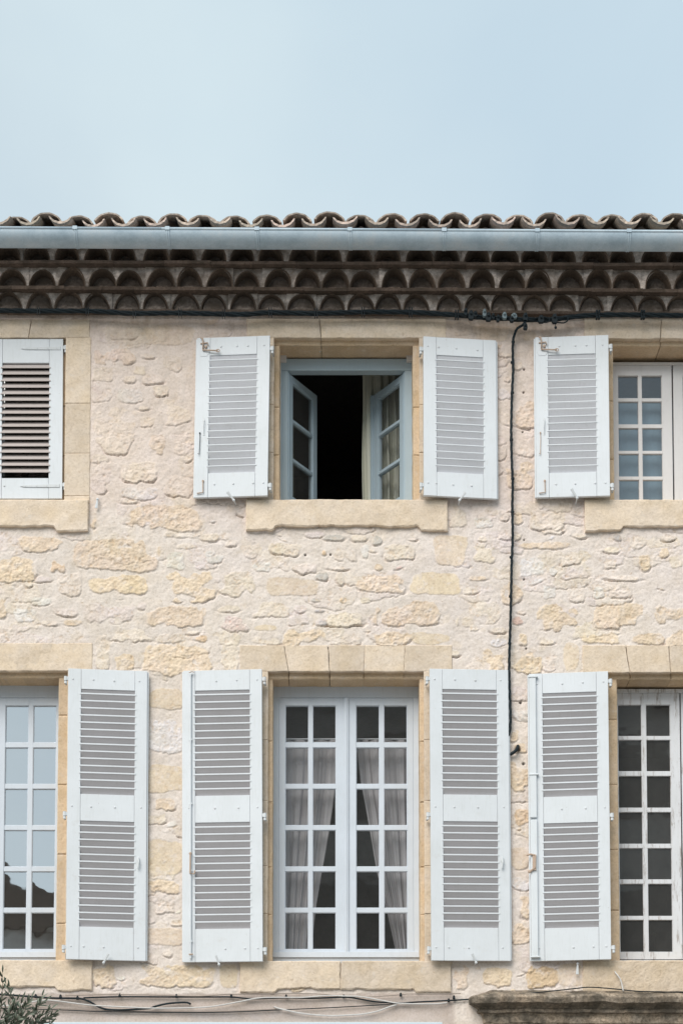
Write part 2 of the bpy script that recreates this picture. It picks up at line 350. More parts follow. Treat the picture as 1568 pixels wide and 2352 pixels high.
    for i, cc in enumerate((.70, .575, .43)): C[..., i] = C[..., i]*(1-oc)+cc*oc
    for i, cc in enumerate((.97, .935, .925)): C[..., i] *= 1-(1-cc)*upz
    # little holes, soot streaks below the eaves junction
    for (u, v, r) in [(701,1275,2.2),(759,1274,2.2),(1203,848,2.2),(1202,901,2.2),(1200,992,2),(1203,1240,1.8),(1203,1331,2),(1208,1490,2),(1195,1614,3),(1202,1755,3),(569,1170,1.5),(460,2331,2.2),(494,2339,2.4),(628,2311,4),(629,2342,4),(1189,1722,6)]:
        c = P(u, v); m = np.exp(-(((Xg-c.x)**2+(Zg-c.z)**2)/(r*PX*1.1)**2)**2)
        H -= m*.02
        for i in range(3): C[..., i] *= (1-.85*m)
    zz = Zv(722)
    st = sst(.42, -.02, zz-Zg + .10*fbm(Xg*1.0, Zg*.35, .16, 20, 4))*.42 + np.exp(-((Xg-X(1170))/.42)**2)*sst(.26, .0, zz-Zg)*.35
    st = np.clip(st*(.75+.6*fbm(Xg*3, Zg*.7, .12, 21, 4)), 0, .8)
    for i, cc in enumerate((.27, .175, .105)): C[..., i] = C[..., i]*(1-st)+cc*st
    # lower plaster zone behind the wires
    zp = Zv(2283); pm = sst(zp+.008, zp-.008, Zg+.01*fbm(Xg, Zg, .08, 23, 3))*sst(X(1045), X(1030), Xg)
    H = H*(1-pm) + pm*(.002*fbm(Xg, Zg, .3, 24, 3)+.0008*fine)
    for i, cc in enumerate((.56, .475, .425)): C[..., i] = C[..., i]*(1-pm)+cc*(1+.06*t)*pm
    gz = np.exp(-((Zg-Zv(2338))/.035)**2)*sst(-.15, .4, fbm(Xg, Zg, .3, 25, 3)+.05)*pm*.45
    for i, cc in enumerate((.36, .33, .33)): C[..., i] = C[..., i]*(1-gz)+cc*gz
    nx, nz = Xg.shape
    V = np.stack([Xg, -H, Zg], -1).reshape(-1, 3).astype(np.float32)
    I = np.arange(nx*nz).reshape(nx, nz)
    Q = np.stack([I[:-1, :-1], I[1:, :-1], I[1:, 1:], I[:-1, 1:]], -1)
    mx = (Xg[:-1, :-1]+Xg[1:, 1:])/2; mz = (Zg[:-1, :-1]+Zg[1:, 1:])/2
    keep = np.ones(mx.shape, bool)
    for k in OP:
        for (ul, ur, vt, vb) in (SUR[k], (*SILL[k], SUR[k][3]-10, SILLB[k]-9)):
            e = .012
            keep &= ~((mx > X(ul)+e) & (mx < X(ur)-e) & (mz < Zv(vt)-e) & (mz > Zv(vb)+e))
    Q = Q[keep].reshape(-1, 4)
    me = bpy.data.meshes.new('wall'); me.vertices.add(len(V)); me.vertices.foreach_set('co', V.ravel())
    me.loops.add(Q.size); me.loops.foreach_set('vertex_index', Q.ravel().astype(np.int32))
    me.polygons.add(len(Q)); me.polygons.foreach_set('loop_start', np.arange(0, Q.size, 4, dtype=np.int32)); me.polygons.foreach_set('loop_total', np.full(len(Q), 4, np.int32))
    me.polygons.foreach_set('use_smooth', np.ones(len(Q), bool)); me.update(); me.validate()
    at = me.color_attributes.new('tint', 'FLOAT_COLOR', 'POINT')
    at.data.foreach_set('color', np.concatenate([C.reshape(-1, 3), np.ones((nx*nz, 1), np.float32)], 1).astype(np.float32).ravel())
    me.materials.append(M_STONE)
    o = bpy.data.objects.new('wall', me); COL.objects.link(o); o.parent = house
    return o

# ------------------------------------------------------------ dressed blocks
def block(mb, xl, xr, zb, zt, df, db, seed=0, col=DRESS, amp=.0015, edge=.005, res=.012, er=.0025):
    """xl,xr functions of t; zb,zt functions of s (or constants). front at y=-df, back at y=-db"""
    f = lambda q: q if callable(q) else (lambda _, c=q: c)
    xl, xr, zb, zt = f(xl), f(xr), f(zb), f(zt)
    w = xr(.5)-xl(.5); h = zt(.5)-zb(.5)
    nx = max(4, int(w/res)); nz = max(4, int(h/res))
    def par(n, L):
        e = min(edge/L, .2); return np.concatenate([[0], np.linspace(e, 1-e, n), [1]])
    S = par(nx, w); T = par(nz, h)
    XX = np.empty((len(S), len(T))); ZZ = XX.copy()
    for i, s in enumerate(S):
        for j, t in enumerate(T):
            XX[i, j] = xl(t)*(1-s)+xr(t)*s; ZZ[i, j] = zb(s)*(1-t)+zt(s)*t
    Y = df + amp*2.2*fbm(XX, ZZ, .22, 30+seed % 5, 3) + amp*fbm(XX, ZZ, .035, 40+seed % 5, 3)
    rim = np.zeros_like(Y, bool); rim[0] = rim[-1] = True; rim[:, 0] = rim[:, -1] = True
    Y[rim] -= edge*.8
    XX[0] += er*fbm(ZZ[0], XX[0], .05, 50, 3); XX[-1] += er*fbm(ZZ[-1], XX[-1], .05, 51, 3)
    ZZ[:, 0] += er*1.6*fbm(XX[:, 0], ZZ[:, 0], .06, 52+seed % 7, 3); ZZ[:, -1] += er*fbm(XX[:, -1], ZZ[:, -1], .06, 53, 3)
    br = 1+.07*math.sin(seed*2.7+1)
    tc = 1+.05*fbm(XX, ZZ, .25, 60+seed % 4, 4); ty = fbm(XX, ZZ, .12, 64+seed % 3, 4)
    base = len(mb.v); a, b = len(S), len(T)
    mb.v.extend(zip(XX.ravel(), (-Y).ravel(), ZZ.ravel()))
    cc = [(col[0]*br*x, col[1]*br*x*(1-.03*y), col[2]*br*x*(1-.10*y)) for x, y in zip(tc.ravel(), ty.ravel())]
    mb.c.extend(cc)
    for i in range(a-1):
        for j in range(b-1):
            mb.f.append((base+i*b+j, base+(i+1)*b+j, base+(i+1)*b+j+1, base+i*b+j+1))
    ring = [i*b for i in range(a)] + [(a-1)*b+j for j in range(1, b)] + [i*b+b-1 for i in range(a-2, -1, -1)] + [j for j in range(b-2, 0, -1)]
    prev = [base+q for q in ring]; L = len(ring); yf = df-edge*.8
    for step in range(1, 4):
        y = yf + (db-yf)*step/3
        n0 = len(mb.v)
        for q in ring:
            xx, _, zz = mb.v[base+q]; mb.v.append((xx, -y, zz)); mb.c.append(mb.c[base+q])
        cur = [n0+i for i in range(L)]
        for i in range(L):
            k = (i+1) % L; mb.f.append((prev[k], prev[i], cur[i], cur[k]))
        prev = cur
def wig(x, amp=.004, seed=1, sl=0.0, sc=.07):
    return lambda t: x + sl*(t-.5) + amp*float(fbm(np.float64(t*.3), np.float64(seed*1.7), sc, 70, 2))

def surround(key, joints, jambj, house, lintel_dv=0):
    uL, uR, vt, vb, iL, iR, ivt = OP[key]; sL, sR, svt, svb = SUR[key]
    mb = MB(); fr = .007; g = .0016
    g2 = .0005
    zt = Zv(svt); zo = Zv(vt); zbot = Zv(vb)-.03; seed = sum(map(ord, key))
    # lintel voussoirs
    cuts = [(X(sL, vt), 0, 0)] + [(X(0.5*(a+b), vt), (a-b)*PX, (1 if n_ < 2 else .2)) for n_, (a, b) in enumerate(joints)] + [(X(sR, vt), 0, 0)]
    for i in range(len(cuts)-1):
        l, r = cuts[i], cuts[i+1]
        fl = wig(l[0]+g*l[2]*1.3, .003*l[2], seed+i, l[1]); frr = wig(r[0]-g*r[2]*1.3, .003*r[2], seed+i+1, r[1])
        block(mb, fl, frr, zo, zt, fr, -.05, seed+i)
    # lip behind the rebate (soffit and cheeks of the reveal)
    zi = Zv(ivt, -.05)
    lc = [(X(iL, 900, -.05)-.10, 0)] + [(X(b, vt, -.05)+.0, (1 if n_ < 2 else .2)) for n_, (a, b) in enumerate(joints) if iL < b < iR] + [(X(iR, 900, -.05)+.10, 0)]
    for i in range(len(lc)-1):
        l, r = lc[i], lc[i+1]
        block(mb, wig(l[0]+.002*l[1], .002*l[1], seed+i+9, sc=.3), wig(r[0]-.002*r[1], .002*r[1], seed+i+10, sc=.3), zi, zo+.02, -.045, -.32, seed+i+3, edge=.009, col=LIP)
    # jambs
    zs = [zbot]+[Zv(q) for q in jambj]+[zo]
    for side in (0, 1):
        for i in range(len(zs)-1):
            a, b = zs[i]+g2, zs[i+1]-g2
            if side == 0:
                block(mb, X(sL, vb), X(uL, vb), a, b, fr+.001*((i*7+seed) % 3), -.05, seed+i*3)
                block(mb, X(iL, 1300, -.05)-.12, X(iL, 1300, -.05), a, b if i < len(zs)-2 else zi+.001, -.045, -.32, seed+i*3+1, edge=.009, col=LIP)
            else:
                block(mb, X(uR, vb), X(sR, vb), a, b, fr+.001*((i*5+seed) % 3), -.05, seed+i*3+2)
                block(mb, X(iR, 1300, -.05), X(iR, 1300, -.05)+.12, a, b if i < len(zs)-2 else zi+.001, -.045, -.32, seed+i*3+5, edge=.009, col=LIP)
    mb.build('window_surround', M_STONE, house, smooth=False)
def sill(key, house, foot=62, crack=None, lift=10, df=.035, top=None, col=None):
    l, r = SILL[key]; vb = OP[key][3] if top is None else top; bot = SILLB[key]
    x0, x1 = X(l, vb, df), X(r, vb, df); zt = Zv(vb, df); z0 = Zv(bot, df); z1 = Zv(bot-lift, df)
    fw = foot*PX
    def prof(xa, xb):
        def f(s):
            x = xa+(xb-xa)*s; e = min(x-x0, x1-x)
            return z0+(z1-z0)*float(sst(fw-.006, fw+.022, e)) + .012*float(fbm(np.float64(x), np.float64(z0), .13, 77, 5)) + .016*max(0, float(fbm(np.float64(x), np.float64(z0+3), .07, 78, 3))-.25)
        return f
    mb = MB(); cs = [x0]+([X(crack, vb, df)] if crack else [])+[x1]
    for i in range(len(cs)-1):
        a, b = cs[i]+(.0015 if i else 0), cs[i+1]-(.0015 if i < len(cs)-2 else 0)
        fa = (lambda t, a=a: a) if i == 0 else wig(a, .012, 3, .02, .1)
        fb = (lambda t, b=b: b) if i == len(cs)-2 else wig(b, .012, 3, .02, .1)
        block(mb, fa, fb, prof(a, b), zt, df, -.30, 5+i, col=col or DRESS, amp=.0045 if key == 'LR' else .0026, edge=.008, er=.004)
    mb.build('window_sill', M_STONE, house)

house = empty('stone_house', (0, 0, 0))
tag(house, 'pale limestone rubble house with white louvred shutters and tiled eaves', 'house')
build_wall(house)
surround('UL', [(72, 66)], [1140, 1042, 927], house)
surround('UM', [(733, 738)], [1040, 930], house)
surround('UR', [(1520, 1516)], [1050, 915], house)
surround('LL', [(118, 103), (-60, -52)], [2120, 1960, 1800, 1640], house)
surround('LM', [(652, 663), (753, 757), (838, 835), (930, 927)], [2100, 1990, 1840, 1700], house)
surround('LR', [(1437, 1446), (1536, 1540), (1640, 1630)], [2090, 1950, 1800, 1650], house)
sill('UL', house, 73); sill('UM', house, 62); sill('UR', house, 82)
sill('LL', house, 78, lift=10, df=.022); sill('LM', house, 80, crack=782, lift=8, df=.022)
sill('LR', house, 60, lift=4, df=.016, col=(.60, .49, .37))

# ------------------------------------------------------------ shutters
def basis(TL, TR, BR, BL, dl, dr):
    a, b, c, d = P(*TL, dl), P(*TR, dr), P(*BR, dr), P(*BL, dl)
    ex = ((b-a)+(c-d))/2; ez = ((d-a)+(c-b))/2     # ez points down
    o = (a+b+c+d)/4 - ex/2 - ez/2
    n = ex.cross(ez); n.normalize()
    if n.y > 0: n = -n
    W, Hh = ex.length, ez.length
    exn, ezn = ex/W, ez/Hh
    return (lambda x, y, z: o + exn*x + ezn*z + n*y), W, Hh    # x right, z down, y out of the face
def shutter(TL, TR, BR, BL, hinge, fields, hv, name='louvred_shutter', label=None, closed=False, extra=None, bolts=(), rails=None, dl=None, dr=None, side=(.18, .825), smat=None):
    if dl is None: dl, dr = (.055, .10) if hinge == 'R' else (.10, .055)
    M, W, H = basis(TL, TR, BR, BL, dl, dr)
    T = .032; g = .0008
    mb = MB()
    xs0, xs1 = side[0]*W, side[1]*W
    mb.box((0, -T, 0), (xs0-g, 0, H), M); mb.box((xs1+g, -T, 0), (W, 0, H), M)
    ys = [0]+[q for f in fields for q in (f[0]*H, f[1]*H)]+[H]
    for i in range(0, len(ys), 2):
        mb.box((xs0+g, -T+.001, ys[i]), (xs1-g, -.0012, ys[i+1]), M)
    # meeting lip on the free edge
    if not closed:
        if hinge == 'R': mb.box((-.012, -T, .004), (-.0005, -.014, H-.004), M)
        else: mb.box((W+.0005, -T, .004), (W+.012, -.014, H-.004), M)
    o = mb.build(name, M_SHUT, house, bevel=.0022)
    if label: o['label'] = label
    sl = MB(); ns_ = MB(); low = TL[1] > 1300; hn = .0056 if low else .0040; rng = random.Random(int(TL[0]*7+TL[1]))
    for f in fields:
        ns_ = MB(); z0, z1 = f[0]*H, f[1]*H; n = f[2]; first = f[3]*PX; per = (z1-z0-first-.006)/(n-.15)
        for i in range(n):
            z = z0+first+per*i; j = rng.uniform(-.0012, .0012); sk = rng.uniform(-.0008, .0008)
            ext = .011
            if not closed:
                ns_.box((xs0-ext, -.006, z-hn+j), (xs1+ext, .0035+sk, z+hn+j), M)   # nosing, housed over the stiles
                zs_ = [(.0, z-.002+j), (-.028, min(z+per*.98, z1+.012))]
                th = .006
                pts = [(.0005, z+.002+j), (-.026, z+per*.93), (-.026, z+per*.93+th), (.0005, z+.002+th+j)]
                vs = [M(x, p[0], p[1]) for x in (xs0, xs1) for p in pts]
                sl.add(vs, [(0,1,2,3),(7,6,5,4),(0,4,5,1),(1,5,6,2),(2,6,7,3),(3,7,4,0)])
            else:
                zc = z+j; th = .007
                pts = [(.004+sk, zc), (.004+sk, zc+th), (-.031, zc-.045+th), (-.031, zc-.045)]
                vs = [M(x, p[0], p[1]) for x in (xs0-.002, xs1+.002) for p in pts]
                sl.add(vs, [(0,1,2,3),(7,6,5,4),(0,4,5,1),(1,5,6,2),(2,6,7,3),(3,7,4,0)])
                sl.box((xs0-.012, .0, zc-.001), (xs1+.012, .006, zc+th), M)
        if ns_.v: ns_.build('louvre_nosing', M_SHUT, o)
        if not closed:   # board behind the first nosing
            pts = [(-.008, z0-.004), (-.026, z0+first*1.1), (-.026, z0+first*1.1+.006), (-.008, z0+.004)]
            vs = [M(x, p[0], p[1]) for x in (xs0, xs1) for p in pts]
            sl.add(vs, [(0,1,2,3),(7,6,5,4),(0,4,5,1),(1,5,6,2),(2,6,7,3),(3,7,4,0)])
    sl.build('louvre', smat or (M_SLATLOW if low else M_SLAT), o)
    # bolt heads
    for fx, fz in bolts:
        bm_ = MB(); x, z = fx*W, fz*H; k = 8; vs = [M(x, .005, z)]
        vs += [M(x+.0065*math.cos(t*math.pi*2/k), .0035, z+.0065*math.sin(t*math.pi*2/k)) for t in range(k)]
        vs += [M(x+.008*math.cos(t*math.pi*2/k), -.001, z+.008*math.sin(t*math.pi*2/k)) for t in range(k)]
        bm_.add(vs, [(0, 1+t, 1+(t+1) % k) for t in range(k)]+[(1+t, 9+t, 9+(t+1) % k, 1+(t+1) % k) for t in range(k)])
        bm_.build('bolt_head', M_IRON, o)
    # hinges: knuckle on the jamb edge with a pin
    for t in hv:
        h = MB(); z = t*H; sx = W if hinge == 'R' else 0; s = 1 if hinge == 'R' else -1
        cx = sx+s*.020; cy = -.010
        for (za, zb2, r) in ((-.030, .004, .0125), (.007, .026, .011)):
            n = 12; vs = []
            for zz in (za, zb2):
                vs += [M(cx+r*math.cos(2*math.pi*q/n), cy+r*math.sin(2*math.pi*q/n), z+zz) for q in range(n)]
            h.add(vs, [tuple(range(n)), tuple(range(2*n-1, n-1, -1))]+[(q, (q+1) % n, n+(q+1) % n, n+q) for q in range(n)])
        h.box((sx+s*.001, -.022, z-.026), (sx+s*.012, -.002, z), M)
        h.box((cx-.007, -.075, z+.009), (cx+.007, -.012, z+.022), M)
        if closed:   # long strap on the face
            h.prism([(sx-.02, z-.016), (sx-.30, z-.008), (sx-.33, z), (sx-.30, z+.008), (sx-.02, z+.010)][::-1], .0005, .005, M)
            for q in (.05, .12, .20, .285): h.box((sx-q-.004, .004, z-.006), (sx-q+.004, .0075, z+.002), M)
        h.build('hinge', M_IRON, o, bevel=.001)
    if extra: extra(o, M, W, H)
    return o
UF = [(.113, .850, 16, 12)]; LF = [(.070, .433, 14, 10), (.525, .888, 14, 10)]
UB = [(.33, .06), (.55, .06), (.70, .06), (.92, .06), (.27, .92), (.53, .92), (.80, .92), (.94, .92)]
LB = [(.06, .036), (.32, .036), (.58, .038), (.90, .036), (.06, .475), (.30, .476), (.60, .476), (.93, .474), (.06, .955), (.22, .955), (.47, .956), (.90, .955)]
def rod(M, pts, r, mb, n=6): mb.tube([M(*p) for p in pts], r, n)
def latch_top(o, M, W, H):      # rusty swing hook, staple, wire hook and bottom bolt on the free stile
    x0 = .085*W; h = MB()
    h.prism([(x0-.035, .05), (x0+.045, .05), (x0+.05, .12), (x0+.03, .15), (x0-.02, .15), (x0-.035, .12)][::-1], .0002, .003, M)
    h.build('latch_plate', M_SHUT, o)
    h = MB()
    rod(M, [(x0-.02, .012, .006), (x0-.005, .015, .012), (x0, .012, .04), (x0, .012, .10)], .006, h)
    rod(M, [(x0-.022, .008, .050), (x0+.035, .010, .046), (x0+.040, .010, .070)], .005, h)
    rod(M, [(x0-.004, .012, .104), (x0+.06, .018, .112), (x0+.118, .022, .118)], .0055, h)
    rod(M, [(x0+.118+.014*math.cos(a), .022, .118+.010*math.sin(a)) for a in [i*math.pi/5 for i in range(11)]], .0035, h, 5)
    h.ball(M(x0+.022, .010, .078), .012, .008, .014); h.build('swing_hook', M_RUST, o, smooth=True)
    h = MB(); xa = .115*W
    rod(M, [(xa, .004, .56*H-.05), (xa+.002, .014, .56*H-.04), (xa-.002, .016, .56*H), (xa, .004, .56*H+.055)], .0032, h)
    for q in (-.055, .06): h.box((xa-.007, 0, .56*H+q-.012), (xa+.007, .003, .56*H+q+.008), M)
    h.build('pull_handle', M_IRON, o)
    h = MB(); xb = .05*W
    rod(M, [(xb+.006, .006, .60*H), (xb+.008, .010, .63*H), (xb+.004, .010, .735*H), (xb-.006, .012, .728*H)], .0026, h, 5)
    h.ball(M(xb+.006, .006, .60*H), .007, .005, .007); h.build('wire_hook', M_CABLE if TLflag[0] else M_RUST, o)
    h = MB(); xc = .115*W
    rod(M, [(xc, .008, .895*H), (xc+.002, .010, .972*H), (xc-.045, .009, .976*H)], .0045, h)
    h.ball(M(xc, .006, .90*H), .009, .006, .010); h.build('foot_bolt', M_RUST, o)
TLflag = [True]
def rod_thin(o, M, W, H):
    h = MB(); x = .095*W
    rod(M, [(x, .013, .03), (x, .013, H-.025)], .0075, h, 8)
    for z in (.03, .24*H*1.0, .46*H, .69*H, .93*H): h.box((x-.012, 0, z-.006), (x+.012, .018, z+.006), M)
    h.build('closing_rod', M_SHUT, o, smooth=False)
    h = MB(); rod(M, [(x-.012, .014, .022), (x+.012, .022, .014), (x+.03, .02, .020)], .004, h); h.build('rod_guide', M_RUST, o); h = MB()
    rod(M, [(x, .022, .63*H), (x-.002, .026, .70*H), (x+.03, .022, .702*H), (x+.034, .016, .69*H)], .0065, h)
    h.ball(M(x, .02, .632*H), .012, .01, .013); h.build('rod_handle', M_RUST, o); h = MB(); rod(M, [(x-.012, .02, .975*H), (x+.02, .02, .975*H)], .006, h)
    h.build('rod_guide', M_RUST, o)
def rod_thick(o, M, W, H):
    h = MB(); x = .035*W
    h.box((x-.022, .001, .012), (x+.030, .024, H*.505), M); h.box((x-.020, .001, H*.512), (x+.032, .022, H-.02), M)
    for z in (.03, .355*H, H-.03): h.box((x-.028, .0005, z-.006), (x+.046, .030, z+.006), M)
    h.build('closing_bar', M_WINOLD2, o, bevel=.004)
    h = MB(); z = .635*H
    rod(M, [(x-.05, .02, z), (x-.02, .032, z-.004), (x+.015, .036, z+.004), (x+.012, .036, z+.10), (x-.02, .03, z+.125)], .008, h)
    h.box((x-.006, .024, z), (x+.020, .036, z+.12), M); h.ball(M(x-.03, .03, z+.13), .014, .010, .014)
    h.build('rod_handle', M_RUST, o)
M_WINOLD2 = paint('bar_paint', (.70, .73, .76), amt=.35)
def loop_catch(o, M, W, H):
    h = MB(); rod(M, [(.90*W, .01, .648*H), (.905*W, .02, .665*H), (.895*W, .018, .685*H)], .007, h); h.ball(M(.90*W, .008, .655*H), .010, .006, .024)
    h.build('catch', M_IRON, o)
shutter((453, 776), (620, 770), (614, 1138), (446.5, 1143), 'R', UF, (.09, .945), label='left leaf of the open upper window, with a rusty swing hook', extra=latch_top, bolts=UB)
shutter((973, 771), (1138, 782), (1142, 1145), (972, 1138), 'L', UF, (.09, .945), label='right leaf of the open upper window', bolts=[(.06, .06), (.21, .063), (.45, .065), (.74, .068), (.06, .92), (.17, .92), (.40, .924), (.65, .926)], side=(.178, .818))
TLflag[0] = False
shutter((1229, 774), (1396, 769), (1401, 1138), (1231, 1143), 'R', UF, (.08, .945), label='upper shutter right of the hanging cable, hook pointing right', extra=latch_top, bolts=UB, side=(.175, .822))
shutter((1741, 769), (1908, 776), (1912, 1143), (1743, 1138), 'L', UF, (.09, .945), bolts=UB)
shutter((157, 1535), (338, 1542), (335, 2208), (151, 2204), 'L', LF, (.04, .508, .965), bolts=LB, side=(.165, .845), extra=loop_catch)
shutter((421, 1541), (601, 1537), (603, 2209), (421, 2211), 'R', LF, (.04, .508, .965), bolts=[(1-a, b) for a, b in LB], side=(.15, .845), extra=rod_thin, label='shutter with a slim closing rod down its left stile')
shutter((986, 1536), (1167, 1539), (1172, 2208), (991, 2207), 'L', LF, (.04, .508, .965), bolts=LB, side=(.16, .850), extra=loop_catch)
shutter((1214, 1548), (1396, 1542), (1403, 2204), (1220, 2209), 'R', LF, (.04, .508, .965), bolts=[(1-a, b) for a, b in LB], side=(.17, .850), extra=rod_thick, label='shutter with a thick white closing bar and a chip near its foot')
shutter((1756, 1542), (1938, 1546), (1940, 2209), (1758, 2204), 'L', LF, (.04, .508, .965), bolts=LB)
shutter((-392, 1546), (-209, 1542), (-209, 2204), (-394, 2208), 'R', LF, (.04, .508, .965), bolts=LB)
# closed pair, upper left
shutter((-21, 778), (145.5, 778), (142, 1145), (-23, 1145), 'R', [(.150, .872, 17, 11)], (.062, .923), label='closed shutter leaf with dark gaps between its slats', closed=True, side=(.16, .81), smat=M_SLATOLD, dl=-.004, dr=-.004, bolts=[(.2, .92)])
shutter((-189, 778), (-23.5, 778), (-25.5, 1145), (-189, 1145), 'L', [(.150, .872, 17, 11)], (), closed=True, side=(.19, .84), smat=M_SLATOLD, dl=-.004, dr=-.004)

def stay(pts, mt=M_IRON, d=.05):
    h = MB(); q = [P(u, v, dd) for u, v, dd in pts]
    h.tube(q[:2], .006, 8); h.ball(q[1], .011, .012, .011)
    if len(q) > 2: h.tube([q[1], q[2]], .0055, 6, taper=lambda t: 1-.35*t)
    # flattened tongue
    a, b = q[0], q[1]; s = (b-a).cross(Vector((0, 1, 0))).normalized()*.009
    y = Vector((0, .004, 0))
    h.add([a-s*1.2-y, a+s*1.2-y, b+s*.6-y, b-s*.6-y, a-s*1.2+y, a+s*1.2+y, b+s*.6+y, b-s*.6+y], [(0,1,2,3),(7,6,5,4),(0,4,5,1),(1,5,6,2),(2,6,7,3),(3,7,4,0)])
    h.build('shutter_stay', mt, house)
for a in [[(522, 1130, .115), (537, 1149, .10), (542, 1160, .0)], [(1068, 1131, .115), (1055, 1149, .10), (1052, 1162, 0)], [(1312, 1123, .115), (1325, 1144, .10), (1321, 1160, 0)],
          [(249, 2192, .115), (238, 2212, .10), (237, 2218, 0)], [(496, 2196, .115), (503, 2216, .10), (503, 2222, 0)], [(1084, 2192, .115), (1093, 2212, .10), (1090, 2217, 0)],
          [(1325, 2239, .04), (1326, 2214, .04), (1326, 2210, 0)], [(221, 1167, .03), (224, 1147, .03), (225, 1144, 0)], [(733, 807, -.15), (737, 803, -.15)]]:
    stay(a)

# ------------------------------------------------------------ windows
grng = random.Random(4)
def grid_leaf(M, W, H, cols, rows, T=.038, bead=.010, mb=None):
    """cols,rows in metres inside W x H; returns frame and glass mesh builders"""
    mb = mb or MB(); gl = MB()
    xs = [0]+[q for c in cols for q in c]+[W]; zs = [0]+[q for r in rows for q in r]+[H]
    for i in range(0, len(xs), 2):
        o = i not in (0, len(xs)-2)
        mb.box((xs[i] if i == 0 else xs[i]+bead*.45, -T, 0), (xs[i+1] if i == len(xs)-2 else xs[i+1]-bead*.45, 0 if not o else -.004, H), M)
        if i > 0: mb.box((xs[i], -T+.004, zs[1]-.001), (xs[i]+bead, -.009, zs[-2]+.001), M)
        if i < len(xs)-2: mb.box((xs[i+1]-bead, -T+.004, zs[1]-.001), (xs[i+1], -.009, zs[-2]+.001), M)
    for j in range(0, len(zs), 2):
        o = j not in (0, len(zs)-2)
        for i in range(1, len(xs)-1, 2):
            a, b = xs[i]-bead*.5, xs[i+1]+bead*.5
            mb.box((a, -T+.002, zs[j] if j == 0 else zs[j]+bead*.45), (b, -.001 if not o else -.005, zs[j+1] if j == len(zs)-2 else zs[j+1]-bead*.45), M)
            if j > 0: mb.box((a, -T+.006, zs[j]), (b, -.011, zs[j]+bead), M)
            if j < len(zs)-2: mb.box((a, -T+.006, zs[j+1]-bead), (b, -.011, zs[j+1]), M)
    for i in range(1, len(xs)-1, 2):
        for j in range(1, len(zs)-1, 2):
            q = [grng.uniform(-.0008, .0008) for _ in range(4)]; a, b, c_, d_ = xs[i]-.003, xs[i+1]+.003, zs[j]-.003, zs[j+1]+.003
            gl.add([M(a, -.022+q[0], c_), M(b, -.022+q[1], c_), M(b, -.022+q[1]+q[2], d_), M(a, -.022+q[0]+q[2], d_)], [(0, 1, 2, 3)])
    return mb, gl
def window(leaves, rows, fr, d, mt, gls, top2=None, label=None, bead=.010, center=True):
    """leaves: list of (uL,uR,[(u,u),..]); rows [(v,v)]; fr=(uL,uR,vT,vTi,vBi,vB) fixed frame"""
    uL, uR, vT, vTi, vBi, vB = fr; vm = 1400 if vT < 1400 else 1900
    x = lambda u, dd=d: X(u, vm, dd)
    z = lambda v, dd=d: Zv(v, dd)
    f = MB(); back = -(d-.07)
    f.box((x(uL), -d-.004, z(vT)), (x(uR), back, z(vTi))); f.box((x(uL), -d-.004, z(vB)), (x(uR), back, z(vBi)-.001))
    f.box((x(uL), -d-.003, z(vBi)), (x(leaves[0][0]), back, z(vTi)-.0005)); f.box((x(leaves[-1][1]), -d-.003, z(vBi)), (x(uR), back, z(vTi)-.0005))
    w = f.build('window', mt, house, bevel=.002)
    if label: w['label'] = label
    for (a, b, cols) in leaves:
        x0 = x(a)+.001; W = x(b)-x(a)-.002; zt = z(vTi)-.002; H = zt-z(vBi)-.006
        M = lambda p, q, r, x0=x0, zt=zt: Vector((x0+p, -d-q, zt-r))
        fm, gl = grid_leaf(M, W, H, [(x(c0)-x0, x(c1)-x0) for c0, c1 in cols], [(zt-z(r0), zt-z(r1)) for r0, r1 in rows], bead=bead)
        c = fm.build('casement', mt, w, bevel=.0012)
        gl.build('glass', gls, w)
    if center:
        um = (leaves[0][1]+leaves[-1][0])/2
        f = MB(); f.box((x(um-5.5), -d-.014, z(vBi)+.02), (x(um+5.5), -d-.0005, z(vTi)-.004)); f.box((x(um-2.2), -d-.020, z(vBi)+.02), (x(um+2.2), -d-.013, z(vTi)-.004))
        f.box((x(uL)+.03, -d-.024, z(vBi)+.001), (x(uR)-.03, -d-.001, z(vBi-13)))
        f.build('cover_strip', mt, w, bevel=.002)
    return w
R6 = [(1622, 1704.5), (1718, 1800), (1813, 1895), (1908, 1990), (2003, 2085), (2098, 2180)]
R7 = [(1619.6, 1690), (1700, 1771), (1783, 1855), (1866, 1938), (1949, 2020), (2031, 2104), (2114, 2186.5)]
DW = -.25
def leaf_mid(s): return [(640+s, 793.5+s, [(656+s, 707+s), (719+s, 770+s)]), (796+s, 949+s, [(819+s, 870+s), (883+s, 934+s)])]
window(leaf_mid(0), R6, (612, 977, 1575, 1603, 2201, 2214), DW, M_WIN, M_GL, label='tall window with tied back curtains')
window(leaf_mid(-808.5), R6, (-210, 172, 1575, 1603, 2201, 2214), DW, M_WIN, M_GLREF, label='tall window mirroring the sky')
window([(1410, 1564, [(1422, 1475), (1487, 1541)]), (1566.5, 1720, [(1589, 1643), (1655, 1708)])], R7, (1396, 1736, 1583, 1592, 2206, 2214), DW, M_WINOLD, M_GLOLD, label='tall old window with flaking paint and dusty panes', bead=.006, center=False)
window([(1412, 1549, [(1425, 1470.5), (1480, 1525)]), (1552, 1690, [(1575, 1620), (1630, 1676)])], [(863, 913), (922, 973), (983, 1034), (1042, 1093), (1102, 1153)], (1402, 1705, 832, 838, 1167, 1180), DW, M_WINBEIGE, M_GLUP, label='upper window with blue grey blinds', bead=.006, center=False)
window([(-175, -23, [(-160, -115), (-100, -45)]), (-21, 135, [(-5, 45), (60, 115)])], [(863, 973), (983, 1093), (1102, 1153)], (-185, 150, 828, 845, 1167, 1180), -.29, M_DARKW, M_GLOLD, center=False)
